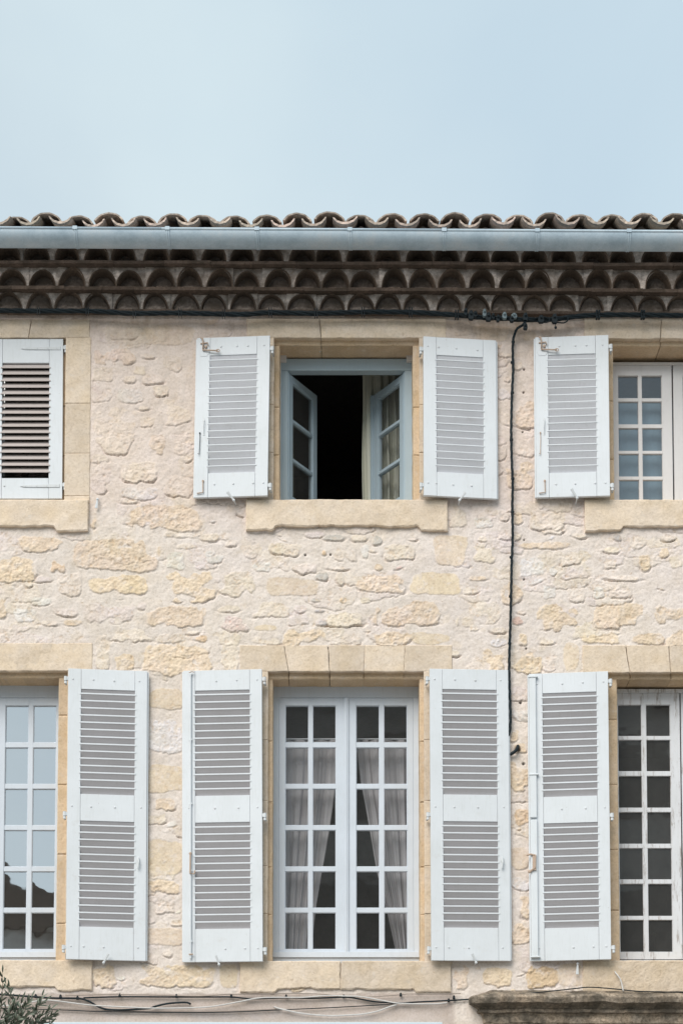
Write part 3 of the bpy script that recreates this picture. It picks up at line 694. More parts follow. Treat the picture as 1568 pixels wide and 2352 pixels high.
# open upper window: fixed frame and two inward casements
d = DW; f = MB(); x = lambda u: X(u, 1000, d); z = lambda v: Zv(v, d); bk = .33
f.box((x(630), -d-.004, z(824)), (x(960), bk, z(851))); f.box((x(630), -d-.004, z(1168)), (x(960), bk, z(1158)))
f.box((x(632), -d-.003, z(1158)), (x(661), bk, z(851)-.0005)); f.box((x(929), -d-.003, z(1158)), (x(958), bk, z(851)-.0005))
f.box((x(661)-.001, -d+.012, z(1157)), (x(664), bk-.01, z(853))); f.box((x(926), -d+.012, z(1157)), (x(929)+.001, bk-.01, z(853)))
WU = f.build('window', M_BLUE, house, bevel=.003); WU['label'] = 'blue grey window standing open over a dark room'
f = MB(); f.box(tuple(P(643, 815, -.215)), tuple(P(658, 833, -.245))); f.box(tuple(P(933, 815, -.215)), tuple(P(947, 833, -.245)))
f.box((x(639), -d-.010, z(1158)), (x(645), -d-.0045, z(833))); f.box((x(946), -d-.010, z(1158)), (x(952), -d-.0045, z(833))); f.build('packing_strip', M_WINBEIGE, WU)
ztc = z(853)-.004; HC = ztc-z(1160); WC = .440
rowsC = [(.060, .345), (.380, .665), (.700, .985)]
for sgn, u0, ang in ((1, 665, 61), (-1, 925, 59)):
    hx = x(u0); a = R(ang); hy = -d+.035
    ux = Vector((sgn*math.cos(a), math.sin(a), 0)); ny = Vector((math.sin(a)*sgn, -math.cos(a), 0))
    M = lambda p, q, r, hx=hx, ux=ux, ny=ny: Vector((hx, hy, ztc)) + ux*p + ny*q + Vector((0, 0, -r))
    fm, gl = grid_leaf(M, WC, HC, [(.055, WC-.065)], rowsC, T=.045, bead=.012)
    if sgn < 0: fm.box((WC+.0005, -.055, 0), (WC+.03, .015, HC), M)
    c = fm.build('casement', M_BLUE, WU, bevel=.002); gl.build('glass', M_GLOLD if sgn > 0 else M_GL, WU)

# ------------------------------------------------------------ curtains (hang inside, each a thing of its own)
def curtain(name, label, mt, x0f, x1f, z0, z1, y, folds, amp=.018, cat='curtain', group=None, seed=0):
    mb = MB(); nx, nz = 90, 50
    vs = []
    for j in range(nz+1):
        t = j/nz; zz = z1+(z0-z1)*t; a, b = x0f(t), x1f(t); w = b-a
        for i in range(nx+1):
            s = i/nx; ph = s*folds*2*math.pi + .5*math.sin(3*t+seed) + .8*math.sin(s*9+seed)
            yy = y + amp*(math.sin(ph)+.35*math.sin(2.3*ph+seed+2*t))*(.45+.55*min(1, t*3))
            vs.append((a+w*s+.004*math.sin(7*t+i*.2), yy, zz))
    fs = [(j*(nx+1)+i, j*(nx+1)+i+1, (j+1)*(nx+1)+i+1, (j+1)*(nx+1)+i) for j in range(nz) for i in range(nx)]
    mb.add(vs, fs); o = mb.build(name, mt, None, smooth=True); o.data.materials[0] = mt
    sd = o.modifiers.new('s', 'SOLIDIFY'); sd.thickness = .0015
    return tag(o, label, cat, group)
dc = -.40
xm = lambda u: X(u, 1900, dc)
lerp = lambda pts: (lambda t: float(np.interp(t, [p[0] for p in pts], [p[1] for p in pts])))
curtain('curtain', 'pale curtain drawn to the left inside the tall middle window', M_CURT, lambda t: xm(640), lerp([(0, xm(776)), (.2, xm(771)), (.42, xm(756)), (.62, xm(740)), (.8, xm(726)), (1, xm(716))]), Zv(2190, dc), Zv(1700, dc), .40, 5, .016, group=None, seed=1)
curtain('curtain', 'pale curtain drawn to the right inside the tall middle window', M_CURT, lerp([(0, xm(816)), (.2, xm(827)), (.42, xm(848)), (.62, xm(866)), (.8, xm(888)), (1, xm(908))]), lambda t: xm(950), Zv(2190, dc), Zv(1700, dc), .40, 5, .016, seed=4)
f = MB(); f.tube([P(618, 1698, -.395), P(972, 1698, -.395)], .006, 8); tag(f.build('curtain_rod', M_IRON), 'thin curtain rod across the tall middle window', 'curtain rod')
xq = lambda u: X(u, 1000, -.70)
curtain('curtain', 'beige curtain behind the right leaf of the open upper window', M_CURTG, lambda t: xq(832), lambda t: xq(960), Zv(1175, -.7), Zv(846, -.7), .70, 6, .025, seed=2)
xq2 = lambda u: X(u, 1000, -.36)
for a, b, l in ((1414, 1545, 'blue grey blind behind the left leaf of the upper right window'), (1560, 1685, 'blue grey blind behind the right leaf of the upper right window')):
    curtain('window_blind', l, M_CURTB, lambda t, a=a: xq2(a), lambda t, b=b: xq2(b), Zv(1178, -.36), Zv(914, -.36), .36, 2.5, .004, cat='blind', group='blinds of the upper right window', seed=a)

# ------------------------------------------------------------ rooms, ground floor and back of the house
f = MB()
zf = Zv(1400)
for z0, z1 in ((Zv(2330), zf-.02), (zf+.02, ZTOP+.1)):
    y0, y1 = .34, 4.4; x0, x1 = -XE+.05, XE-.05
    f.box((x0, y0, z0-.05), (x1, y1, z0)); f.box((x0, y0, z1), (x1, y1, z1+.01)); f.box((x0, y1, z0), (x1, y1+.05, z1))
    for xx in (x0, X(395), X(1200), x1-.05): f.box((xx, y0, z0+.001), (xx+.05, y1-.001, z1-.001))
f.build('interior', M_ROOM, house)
M_PLAST = plain('side_plaster', (.52, .46, .42), .95, var=.08, sc=6, bmp=.003)
f = MB(); f.box((-XE, .0, 0), (-XE+.04, 4.6, ZTOP)); f.box((XE-.04, .0, 0), (XE, 4.6, ZTOP)); f.box((-XE+.04, 4.56, 0), (XE-.04, 4.6, ZTOP))
f.build('side_wall', M_PLAST, house)
f = MB(); f.box((-XE+.04, -.004, 0), (XE-.04, .2, ZBOT+.002)); f.build('ground_floor_wall', M_PLAST, house)
f = MB(); z = Zv(2349, .06)
f.box((X(108), -.07, z-.34), (X(1010), -.0055, z)); f.box((X(104), -.09, z-.40), (X(1014), -.006, z-.341))
for uu in (112, 330, 560, 790, 990): f.box((X(uu), -.05, .15), (X(uu)+.09, -.006, z-.401))
f.build('shopfront', M_SHOP, house, bevel=.004)
f = MB()
for ua, ub in ((142, 326), (362, 556), (592, 786), (822, 986)): f.box((X(ua), -.02, .3), (X(ub), -.008, z-.42))
f.build('shop_glass', plain('shop_glass', (.03, .04, .045), .1, spec=.8), house)

# stained stone cornice above the doorway, lower right
def cornice():
    mb = MB(); xL = X(1078, 2300, .16); xR = XE-.3
    pr = [(.0, 2276), (.06, 2281), (.175, 2286), (.185, 2290), (.18, 2303), (.155, 2307), (.125, 2312), (.105, 2318), (.112, 2320), (.112, 2326), (.085, 2329), (.070, 2334), (.062, 2350), (.05, 2353), (.045, 2372), (.0, 2376)]
    prof = []
    for d0, v0 in pr: prof.append((d0, Zv(v0, d0)))
    # refine profile
    pp = []
    for i in range(len(prof)-1):
        for k in range(3): t = k/3; pp.append((prof[i][0]*(1-t)+prof[i+1][0]*t, prof[i][1]*(1-t)+prof[i+1][1]*t))
    pp.append(prof[-1])
    zfr = Zv(2329, .09); ztp = Zv(2291, .17); xs = list(np.arange(xL, xR, .011)); n = len(pp)
    vs = []; cs = []
    for x_ in xs:
        e = float(np.clip((x_-xL)/.025, 0, 1)); e = .15+.85*e**.5
        for d0, z0 in pp:
            nn = float(fbm(np.float64(x_), np.float64(z0*1.4), .09, 81, 4)); n2 = float(fbm(np.float64(x_), np.float64(z0), .5, 83, 3))
            chip = .03*max(0, n2-.35)
            mt_ = max(0, 1-(x_-xL)/.35); vs.append((x_ + mt_*(.185-d0)*.9, -(max(.004, d0*e + .014*nn - chip)), z0 + .012*float(fbm(np.float64(x_), np.float64(d0), .12, 85, 3)) + .00*x_))
            k = .8+.4*float(fbm(np.float64(x_), np.float64(z0), .25, 87, 4)); q_ = 1.45 if (d0 < .10 and z0 < zfr) else (1.3 if z0 > ztp else .85); ye = .5+.5*float(fbm(np.float64(x_), np.float64(z0), .06, 89, 3)); cs.append((.33*k*q_*(1+.25*ye), .285*k*q_*(1+.12*ye), .235*k*q_))  # top ledge colour lightened as if lit; frieze is paler stone
    fs = [(i*n+j, (i+1)*n+j, (i+1)*n+j+1, i*n+j+1) for i in range(len(xs)-1) for j in range(n-1)]
    fs.append(tuple(range(n-1, -1, -1)))
    mb.add(vs, fs); mb.c = cs
    o = mb.build('door_cornice', M_LICHEN, house); o['label'] = 'blackened moulded stone cornice'
cornice()
f = MB(); f.box((X(1110), -.03, 0.05), (X(1130), -.006, Zv(2372)-.01)); f.box((X(1520), -.03, 0.05), (X(1540), -.006, Zv(2372)-.01)); f.box((X(1131), -.02, 0.05), (X(1519), -.006, Zv(2376)-.02))
f.build('door', plain('dark_door', (.06, .05, .045), .6), house)

# ------------------------------------------------------------ eaves: three corbelled rows of tiles
SLP = -.0042
def eaves_row(vbot, vslab, d, seed, hh=.128, topextra=.03):
    """slab front between vslab and vbot at depth d, arches standing on it"""
    rg = random.Random(seed); pitch = .2285
    zb = Zv(vbot, d); zs = Zv(vslab, d); zt = zs+hh+topextra
    til = MB(); mor = MB(); x_ = -XE+.02+rg.uniform(0, .1); M0 = (.30, .245, .21)
    # flat tile course, in separate lengths
    xx = -XE
    while xx < XE:
        L = rg.uniform(.24, .42); xe = min(xx+L, XE); o = rg.uniform(-.004, .006); zz = rg.uniform(-.002, .002); k = rg.uniform(.7, 1.15)
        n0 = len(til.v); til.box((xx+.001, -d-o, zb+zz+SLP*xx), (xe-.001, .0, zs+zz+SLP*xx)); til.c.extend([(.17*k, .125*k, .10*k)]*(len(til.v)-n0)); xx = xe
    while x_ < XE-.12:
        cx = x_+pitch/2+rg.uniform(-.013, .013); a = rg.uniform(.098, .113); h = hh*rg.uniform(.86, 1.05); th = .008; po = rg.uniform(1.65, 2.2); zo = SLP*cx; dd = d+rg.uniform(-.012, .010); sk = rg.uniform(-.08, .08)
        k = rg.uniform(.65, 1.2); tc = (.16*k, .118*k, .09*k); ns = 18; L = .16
        prof = lambda aa, hhh: [(cx+aa*math.sin(p)*1.0 + sk*hhh*max(0, math.cos(p)), hhh*(abs(math.cos(p))**(2/po))) for p in [(-math.pi/2)+math.pi*i/ns for i in range(ns+1)]]
        out = prof(a, h); inn = prof(a-th, h-th)
        vs = []; cs = []
        for (q, depth) in ((out, 0), (inn, .002), (inn, .15), (out, .17)):
            for (px, pz) in q:
                sc = 1-.25*depth/.17 if depth > .01 else 1
                jx = .0018*math.sin(px*190+seed)+.0012*math.sin(px*431)
                vs.append((cx+(px-cx)*sc, -(dd-depth)+jx, zs+pz*sc+zo+.002)); cs.append(tc)
        m = ns+1; fs = []
        for r in (0, 1): fs += [(r*m+i, r*m+i+1, (r+1)*m+i+1, (r+1)*m+i) for i in range(ns)]
        fs += [(i, 3*m+i, 3*m+i+1, i+1) for i in range(ns)]
        til.add(vs, fs); til.c.extend(cs)
        # mortar packing at the back of each hollow, heaped towards the front
        vs = []; cs = []; mh = rg.uniform(.40, .62)
        K = 7
        for i, (px, pz) in enumerate(inn):
            for j in range(K+1):
                t = j/K; sc2 = .93
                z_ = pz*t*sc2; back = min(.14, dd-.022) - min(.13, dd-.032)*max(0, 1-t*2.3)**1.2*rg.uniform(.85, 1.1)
                vs.append((cx+(px-cx)*sc2, -(dd-back), zs+z_+zo)); kk = rg.uniform(.8, 1.1)*(.95 if z_ < .035 else .50); cs.append((M0[0]*kk, M0[1]*kk, M0[2]*kk))  # shade of the hollow painted in: fill darker above the mound
        til.add(vs, [(i*(K+1)+j, (i+1)*(K+1)+j, (i+1)*(K+1)+j+1, i*(K+1)+j+1) for i in range(ns) for j in range(K)]); til.c.extend(cs)
        # spandrel mortar
        ncol = 28; nr = 6; x0 = x_-.001; x1 = x_+pitch+.001; vs = []; cs = []
        for i in range(ncol+1):
            px = x0+(x1-x0)*i/ncol; q = abs(px-cx)/(a-.004)
            hz = 0 if q >= 1 else (h-.005)*(1-q**2)**(1/po)
            for j in range(nr+1):
                t = j/nr; z_ = hz+(hh+topextra-hz)*t
                nz_ = float(fbm(np.float64(px), np.float64(z_+seed), .05, 90, 3))
                vs.append((px, -(dd-.014-.02*t*0+.007*nz_), zs+z_+zo)); kk = (.95+.5*nz_); cs.append((.56*kk, .49*kk, .445*kk))
        mor.add(vs, [(i*(nr+1)+j, (i+1)*(nr+1)+j, (i+1)*(nr+1)+j+1, i*(nr+1)+j+1) for i in range(ncol) for j in range(nr)]); mor.c.extend(cs)
        x_ += pitch
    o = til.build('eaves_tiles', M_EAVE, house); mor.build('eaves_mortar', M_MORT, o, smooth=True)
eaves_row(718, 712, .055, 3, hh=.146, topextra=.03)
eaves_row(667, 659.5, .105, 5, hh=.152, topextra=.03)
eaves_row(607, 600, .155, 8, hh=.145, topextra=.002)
# roof: cover and channel tiles running up the slope
def roof():
    rg = random.Random(9); pitch = 73*PX*.97; sl = .30
    ch = MB(); cv = MB(); bd = MB(); z0 = Zv(522, .44); x_ = -XE-.02; k0 = 0
    # phase so that channels sit at the surveyed positions
    xph = X(214, 520, .44) % pitch; x_ = -XE+((xph+XE) % pitch)
    ns = 14; L = 4.9
    while x_ < XE:
        w = rg.uniform(.086, .096); h = rg.uniform(.058, .068); th = .028; cx = x_+rg.uniform(-.008, .008); dd = .475+rg.uniform(-.02, .02); zz = z0-.004+rg.uniform(-.004, .006); tl = rg.uniform(-.12, .12)
        k = rg.uniform(.75, 1.15); tc = (.58*k, .47*k*rg.uniform(.95, 1.05), .39*k)
        vs = []; cs = []
        for (aa, hb, y) in ((w, h, 0), (w-.012, h-th, 0.003), (w-.012, h-th, L), (w, h, L)):
            for i in range(ns+1):
                p = (-1+2*i/ns)*R(72); ww = aa*math.sin(p)/math.sin(R(72)); hz = -(hb+.3*(h-hb))*(math.cos(p)-.309)/.691+h
                yy = -dd+y + (.003*math.sin(i*2.3+x_*50) if y < .1 else 0)
                vs.append((cx+ww-tl*hz*.3, yy, zz+hz+tl*ww+sl*y)); cs.append(tc)
        m = ns+1; fs = [(i, i+1, m+i+1, m+i) for i in range(ns)]+[(m+i, m+i+1, 2*m+i+1, 2*m+i) for i in range(ns)]+[(i, 3*m+i, 3*m+i+1, i+1) for i in range(ns)]+[(0, m, 2*m, 3*m), (ns, 3*m+ns, 2*m+ns, m+ns)]
        ch.add(vs, fs); ch.c.extend(cs)
        # cover tile, half a pitch along
        cx = x_+pitch/2+rg.uniform(-.006, .006); w = rg.uniform(.110, .120); h = rg.uniform(.058, .072); th = .0145; dd = .405+rg.uniform(-.03, .03); zb = z0+.061+rg.uniform(-.004, .008); tl = rg.uniform(-.06, .06)
        k = rg.uniform(.7, 1.15); tc = (.55*k, .475*k, .415*k)
        vs = []; cs = []
        for (aa, hb, y) in ((w, h, 0), (w-th, h-th, .003), (w-th, h-th, L), (w, h, L)):
            for i in range(ns+1):
                p = (-1+2*i/ns)*R(68); ww = aa*math.sin(p)/math.sin(R(68)); hz = (hb+.3*(h-hb))*(math.cos(p)-.3746)/.6254
                vs.append((cx+ww, -dd+y+(.003*math.sin(i*1.9+x_*31) if y < .1 else 0), zb+hz+tl*ww+sl*y)); cs.append(tc)
        fs = [(i, m+i, m+i+1, i+1) for i in range(ns)]+[(m+i, 2*m+i, 2*m+i+1, m+i+1) for i in range(ns)]+[(i, i+1, 3*m+i+1, 3*m+i) for i in range(ns)]+[(0, 3*m, 2*m, m), (ns, m+ns, 2*m+ns, 3*m+ns)]
        cv.add(vs, fs); cv.c.extend(cs)
        # mortar bedding seen under the cover tile
        kk = rg.uniform(.75, 1.1); n0 = len(bd.v)
        bd.prism([(x_+pitch*.5-.07, z0+.028), (x_+pitch*.5+.07, z0+.028), (x_+pitch*.5+.055, z0+.055), (x_+pitch*.5, z0+.085), (x_+pitch*.5-.055, z0+.055)], -.30+rg.uniform(-.01, .01), .1)
        bd.c.extend([(.17*kk, .155*kk, .145*kk)]*(len(bd.v)-n0))
        x_ += pitch
    n0 = len(bd.v); bd.box((-XE, -.27, z0+.045), (XE, -.05, z0+.062)); bd.c.extend([(.15, .135, .125)]*(len(bd.v)-n0))
    o = ch.build('roof', M_TILE, house, smooth=False); cv.build('cover_tiles', M_TILE, o, smooth=False); bd.build('tile_bedding', M_MORT, o)
    f = MB(); n0 = 0; f.add([(-XE, -.28, z0+.04), (XE, -.28, z0+.04), (XE, 4.6, z0+sl*4.9-.05), (-XE, 4.6, z0+sl*4.9-.05)], [(0, 1, 2, 3)]); f.add([(-XE, 4.6, z0+sl*4.9+.1), (XE, 4.6, z0+sl*4.9+.1), (XE, 9, z0), (-XE, 9, z0)], [(0, 1, 2, 3)])
    f.build('roof_deck', M_PLAST, o)
roof()
def gutter():
    Rg = .093; dcn = .50; zc = Zv(527.5, dcn+Rg); mb = MB(); sl = -.0056; n = 18
    segs = [-XE-.1, X(384), X(1020), XE+.1]
    for a, b in zip(segs[:-1], segs[1:]):
        vs = []; 
        for x_ in (a, b):
            for rr_, st in ((Rg, 1), (Rg-.003, -1)):
                for i in range(n+1):
                    p = math.pi*i/n
                    vs.append((x_, -(dcn+rr_*math.cos(p)), zc-rr_*math.sin(p)+sl*x_))
        m = n+1; fs = [(i, i+1, 2*m+i+1, 2*m+i) for i in range(n)]+[(m+i, 3*m+i, 3*m+i+1, m+i+1) for i in range(n)]
        mb.add(vs, fs)
        mb.tube([(a, -(dcn+Rg-.004), zc+.004+sl*a), (b, -(dcn+Rg-.004), zc+.004+sl*b)], .011, 10)
    o = mb.build('gutter', M_ZINC, house, smooth=True)
    for u in [172, 384.5, 590, 803.5, 1020, 1234, 1444.5, 1655, 1865, -42, -255, -465]:
        x_ = X(u, 550, .59); f = MB(); vs = []
        for xx, rr_ in ((x_-.013, Rg+.0012), (x_-.004, Rg+.005), (x_+.004, Rg+.0015), (x_+.012, Rg+.005), (x_+.016, Rg+.0012)):
            for i in range(n+1):
                p = math.pi*i/n; vs.append((xx+.004*math.sin(p*1.0), -(dcn+rr_*math.cos(p)), zc-rr_*math.sin(p)+sl*x_))
        m = n+1; f.add(vs, [(k*m+i, k*m+i+1, (k+1)*m+i+1, (k+1)*m+i) for k in range(4) for i in range(n)])
        f.box((x_-.018, -(dcn+Rg+.009), zc-.008+sl*x_), (x_+.016, -(dcn+Rg-.02), zc+.018+sl*x_))
        f.box((x_-.012, -(dcn+Rg-.01), zc+.004+sl*x_), (x_+.010, -.36, zc+.008+sl*x_))
        f.build('gutter_bracket', M_ZINC, o)
gutter()

# ------------------------------------------------------------ cables
def smooth_path(pts, step=.03):
    pts = [Vector(p) for p in pts]; out = []
    for i in range(len(pts)-1):
        p0 = pts[max(i-1, 0)]; p1 = pts[i]; p2 = pts[i+1]; p3 = pts[min(i+2, len(pts)-1)]
        n = max(2, int((p2-p1).length/step))
        for k in range(n):
            t = k/n; out.append(.5*((2*p1)+(-p0+p2)*t+(2*p0-5*p1+4*p2-p3)*t*t+(-p0+3*p1-3*p2+p3)*t**3))
    out.append(pts[-1]); return out
def twisted(path, rb, rs, n, turn, mb):
    L = 0; acc = [0]
    for i in range(1, len(path)): L += (path[i]-path[i-1]).length; acc.append(L)
    for k in range(n):
        q = []
        for i, p in enumerate(path):
            t = (path[min(i+1, len(path)-1)]-path[max(i-1, 0)]).normalized(); a = Vector((0, 1, 0)); b = t.cross(a).normalized()
            th = 2*math.pi*(acc[i]/turn+k/n); q.append(p+a*math.cos(th)*rb+b*math.sin(th)*rb)
        mb.tube(q, rs, 8)
cd = .095
pl = [(-800, 712), (-200, 712), (0, 713), (88, 714), (200, 714), (256, 716.5), (308, 719.5), (413, 718.5), (513, 721), (574, 721), (620, 717.5), (725, 719.5), (833, 716.5), (942, 717), (1048, 723), (1110, 729), (1160, 731), (1206, 734), (1272, 733), (1305, 728.6), (1371, 723), (1475, 723), (1568, 724), (1800, 724), (2400, 722)]
path = smooth_path([P(u, v, cd) for u, v in pl])
cab = empty('power_cable', P(784, 718, cd)); tag(cab, 'thick black twisted cable bundle clipped along the wall under the eaves', 'cable')
def to_local(o, parent):
    o.parent = parent; o.matrix_parent_inverse = Matrix.Translation(-parent.location)
mb = MB(); twisted(path, .0115, .0088, 4, .42, mb); o = mb.build('strands', M_CABLE, None, smooth=True); to_local(o, cab)
def clip(u, v, d_, parent, h=16, w=2.2):
    f = MB()
    for s in (-3.2, 2.2):
        f.box(tuple(P(u+s, v-h/2, d_+.024)), tuple(P(u+s+w, v+h/2, d_+.020))); f.box(tuple(P(u+s, v-h/2, d_+.023)), tuple(P(u+s+w, v-h/2+2, d_-.02))); f.box(tuple(P(u+s, v+h/2-2, d_+.023)), tuple(P(u+s+w, v+h/2, d_-.02)))
    o = f.build('cable_clip', M_CABLE, None, bevel=.001); to_local(o, parent)
import bisect
def vat(u):
    i = min(max(bisect.bisect([p[0] for p in pl], u), 1), len(pl)-1); a, b = pl[i-1], pl[i]
    return a[1]+(b[1]-a[1])*(u-a[0])/(b[0]-a[0])
for u in (-120, -16, 88, 200, 308, 413, 513, 620, 725, 833, 942, 1048, 1372, 1475, 1580, 1690): clip(u, vat(u), cd, cab)
def connector(u, v, w, h, mt=M_CABLE, tilt=0.0, ball=None):
    f = MB(); c = P(u, v, cd+.03); W = w*PX/2; H = h*PX/2
    f.prism([(c.x-W, c.z-H*.6), (c.x-W*.6, c.z-H), (c.x+W*.7, c.z-H), (c.x+W, c.z-H*.5), (c.x+W*.8, c.z+H*.5), (c.x+W*.35, c.z+H), (c.x-W*.4, c.z+H*.9), (c.x-W*.95, c.z+H*.3)], c.y-.016, c.y+.016)
    f.tube([(c.x, c.y-.02, c.z+H*.2), (c.x, c.y-.032, c.z+H*.2)], .009, 8)
    if ball: q = P(*ball, cd+.02); f.tube([c, q], .003, 6); f.ball(q, .011, .011, .012)
    o = f.build('cable_connector', mt, None, bevel=.003); to_local(o, cab)
M_GREYC = plain('grey_plastic', (.14, .19, .21), .4, spec=.6)
for a in ((1069, 717, 9, 18), (1081, 724, 13, 22), (1091, 722, 10, 14), (1112, 719, 9, 18, M_GREYC), (1121, 728, 13, 20), (1132, 727, 8, 14), (1143, 731, 8, 16), (1158, 725, 11, 16, M_GREYC), (1175, 733, 10, 14)):
    connector(*a)
connector(1180, 726, 14, 12, M_GREYC); connector(1206, 728, 12, 18); connector(1206, 750, 10, 14); connector(1242, 733, 14, 18); connector(1273, 732, 13, 22, M_CABLE, 0, (1275.5, 752))
f = MB(); f.tube(smooth_path([P(u, v, cd+.03) for u, v in ((1225, 731), (1250, 728), (1262, 733), (1255, 740), (1230, 738))], .01), .005, 6); f.tube(smooth_path([P(u, v, cd+.03) for u, v in ((1280, 732), (1300, 727), (1304, 734), (1295, 741), (1278, 740))], .01), .005, 6)
o = f.build('tail_loop', M_CABLE, None, smooth=True); to_local(o, cab)
# hanging cable
dp = [(1207, 738, .12), (1200, 746, .11), (1188, 754, .09), (1181, 767, .06), (1178, 785, .045), (1177, 800, .045), (1178, 850, .04), (1175.5, 900, .04), (1174, 960, .04), (1173.5, 1000, .04), (1175, 1060, .04), (1177, 1110, .04), (1176, 1170, .04), (1177, 1230, .04), (1174.5, 1300, .04), (1173, 1380, .04), (1171.5, 1440, .04), (1169.5, 1500, .04), (1169, 1545, .04), (1170.5, 1600, .04), (1172, 1650, .045), (1170, 1680, .04), (1164, 1700, .03), (1158, 1720, .025)]
dcab = empty('hanging_cable', P(1177, 1200, .04)); tag(dcab, 'black twisted cable running down the wall between the right shutters', 'cable')
path = smooth_path([P(*p) for p in dp], .02); mb = MB(); twisted(path, .0060, .0056, 3, .22, mb); o = mb.build('strands', M_CABLE, None, smooth=True); to_local(o, dcab)
for u, v in ((1178, 785), (1175.8, 832), (1176, 902), (1174, 1010), (1177, 1099), (1176.5, 1176), (1173.5, 1280), (1172, 1370), (1170, 1478)):
    f = MB(); f.tube([P(u, v-2, .04), P(u, v+2, .04)], .0138, 8); f.box(tuple(P(u-1, v-1, .035)), tuple(P(u+1, v+1, .0))); o = f.build('cable_clip', M_CABLE, None); to_local(o, dcab)
def wire(name, label, pts, r, mt, d0=.03, clips=()):
    f = MB(); f.tube(smooth_path([P(p[0], p[1], p[2] if len(p) > 2 else d0) for p in pts], .02), r, 8); o = f.build(name, mt, None, smooth=True); tag(o, label, 'cable', 'cables on the lower wall')
    for u, v in clips:
        g_ = MB(); c = P(u, v, d0); g_.tube([c+Vector((-.009, 0, 0)), c+Vector((.009, 0, 0))], r+.005, 8); g_.ball(P(u, v-4, d0+.004), .007, .007, .007); g_.tube([P(u, v-4, d0+.004), P(u, v-4, 0)], .003, 6)
        g_.build('cable_clip', M_CABLE, o)
    return o
wire('cable', 'black cable end looping out of the wall beside the tall shutter', [(1162, 1738, .02), (1172, 1733, .03), (1180, 1728, .04), (1187, 1721, .03), (1189, 1714, .0)], .013, M_CABLE)
wire('cable', 'black cable from the lower left that sags and ends in mid wall', [(-300, 2280), (-60, 2282), (0, 2285), (70, 2290), (120, 2293.5), (170, 2294), (190, 2296), (208, 2303), (225, 2313), (243, 2319), (270, 2321), (300, 2320), (345, 2317), (352, 2314), (380, 2307), (410, 2304), (430, 2304), (438, 2308)], .0078, M_CABLE, .028, [(82, 2290), (139, 2291), (178, 2294)])
wire('cable', 'long black cable running level under the lower window sills', [(192, 2293), (275, 2290.5), (405, 2291), (480, 2291), (531, 2291), (578, 2295), (657, 2293), (715, 2294), (789, 2291.5), (822, 2295), (863, 2302), (922, 2305), (951, 2303), (1042, 2298.5), (1080, 2296)], .0062, M_CABLE, .024, [(275, 2289), (405, 2290), (531, 2290), (657, 2291), (789, 2291), (920, 2287), (1042, 2293), (1030, 2300)])
wire('cable', 'white cable waving across the left and middle plaster', [(-100, 2318), (40, 2309), (73, 2302.5), (100, 2298.5), (130, 2300), (205, 2309.5), (264, 2313), (330, 2316), (381, 2317), (459, 2315), (499, 2311), (554, 2301), (589, 2294), (625, 2292), (695, 2292), (750, 2288), (790, 2289), (834, 2291), (887, 2301), (922, 2306), (995, 2307), (1027, 2304)], .0052, M_WHITE_CABLE, .034)
wire('cable', 'white cable leaving a hole in the plaster and drooping right', [(629, 2313, .0), (636, 2316, .02), (651, 2320), (695, 2329), (754, 2334), (800, 2332.5), (834, 2330), (869, 2323), (890, 2315), (910, 2309)], .0058, M_WHITE_CABLE, .03)
wire('cable', 'lowest thin dark wire stretched straight over the shopfront', [(-200, 2312), (117, 2320), (220, 2324), (330, 2326), (459, 2327), (550, 2325), (636, 2321), (750, 2316), (861, 2310), (922, 2305.5)], .0038, M_CABLE, .022)
wire('cable', 'thin brownish wire just above the lowest wire', [(-200, 2304), (59, 2313), (117, 2316.5), (264, 2322.5), (360, 2324), (459, 2325), (550, 2322.5), (636, 2319)], .003, M_TAN_CABLE, .018)
wire('cable', 'thin tan wire touching the underside of the lower sills', [(150, 2288), (240, 2285.5), (330, 2286), (455, 2289), (519, 2285), (600, 2284), (666, 2283), (733, 2284), (783, 2289), (834, 2291), (875, 2289), (919, 2286), (934, 2284), (1001, 2284), (1057, 2283)], .0034, M_TAN_CABLE, .03)
wire('cable', 'thin dark cable lying on top of the stained door cornice', [(1195, 2284, .10), (1211, 2283, .10), (1250, 2279, .10), (1290, 2275, .07), (1325, 2271, .05), (1358, 2268.6, .05), (1416, 2273, .05), (1454, 2277, .06), (1500, 2279, .06), (1700, 2282, .06)], .0045, M_CABLE)
wire('cable', 'short white cable stub poking from the sill above the door cornice', [(1411, 2231, -.02), (1413, 2235, .03), (1424, 2250, .045), (1428, 2264, .05), (1431, 2278, .07)], .0055, M_WHITE_CABLE)

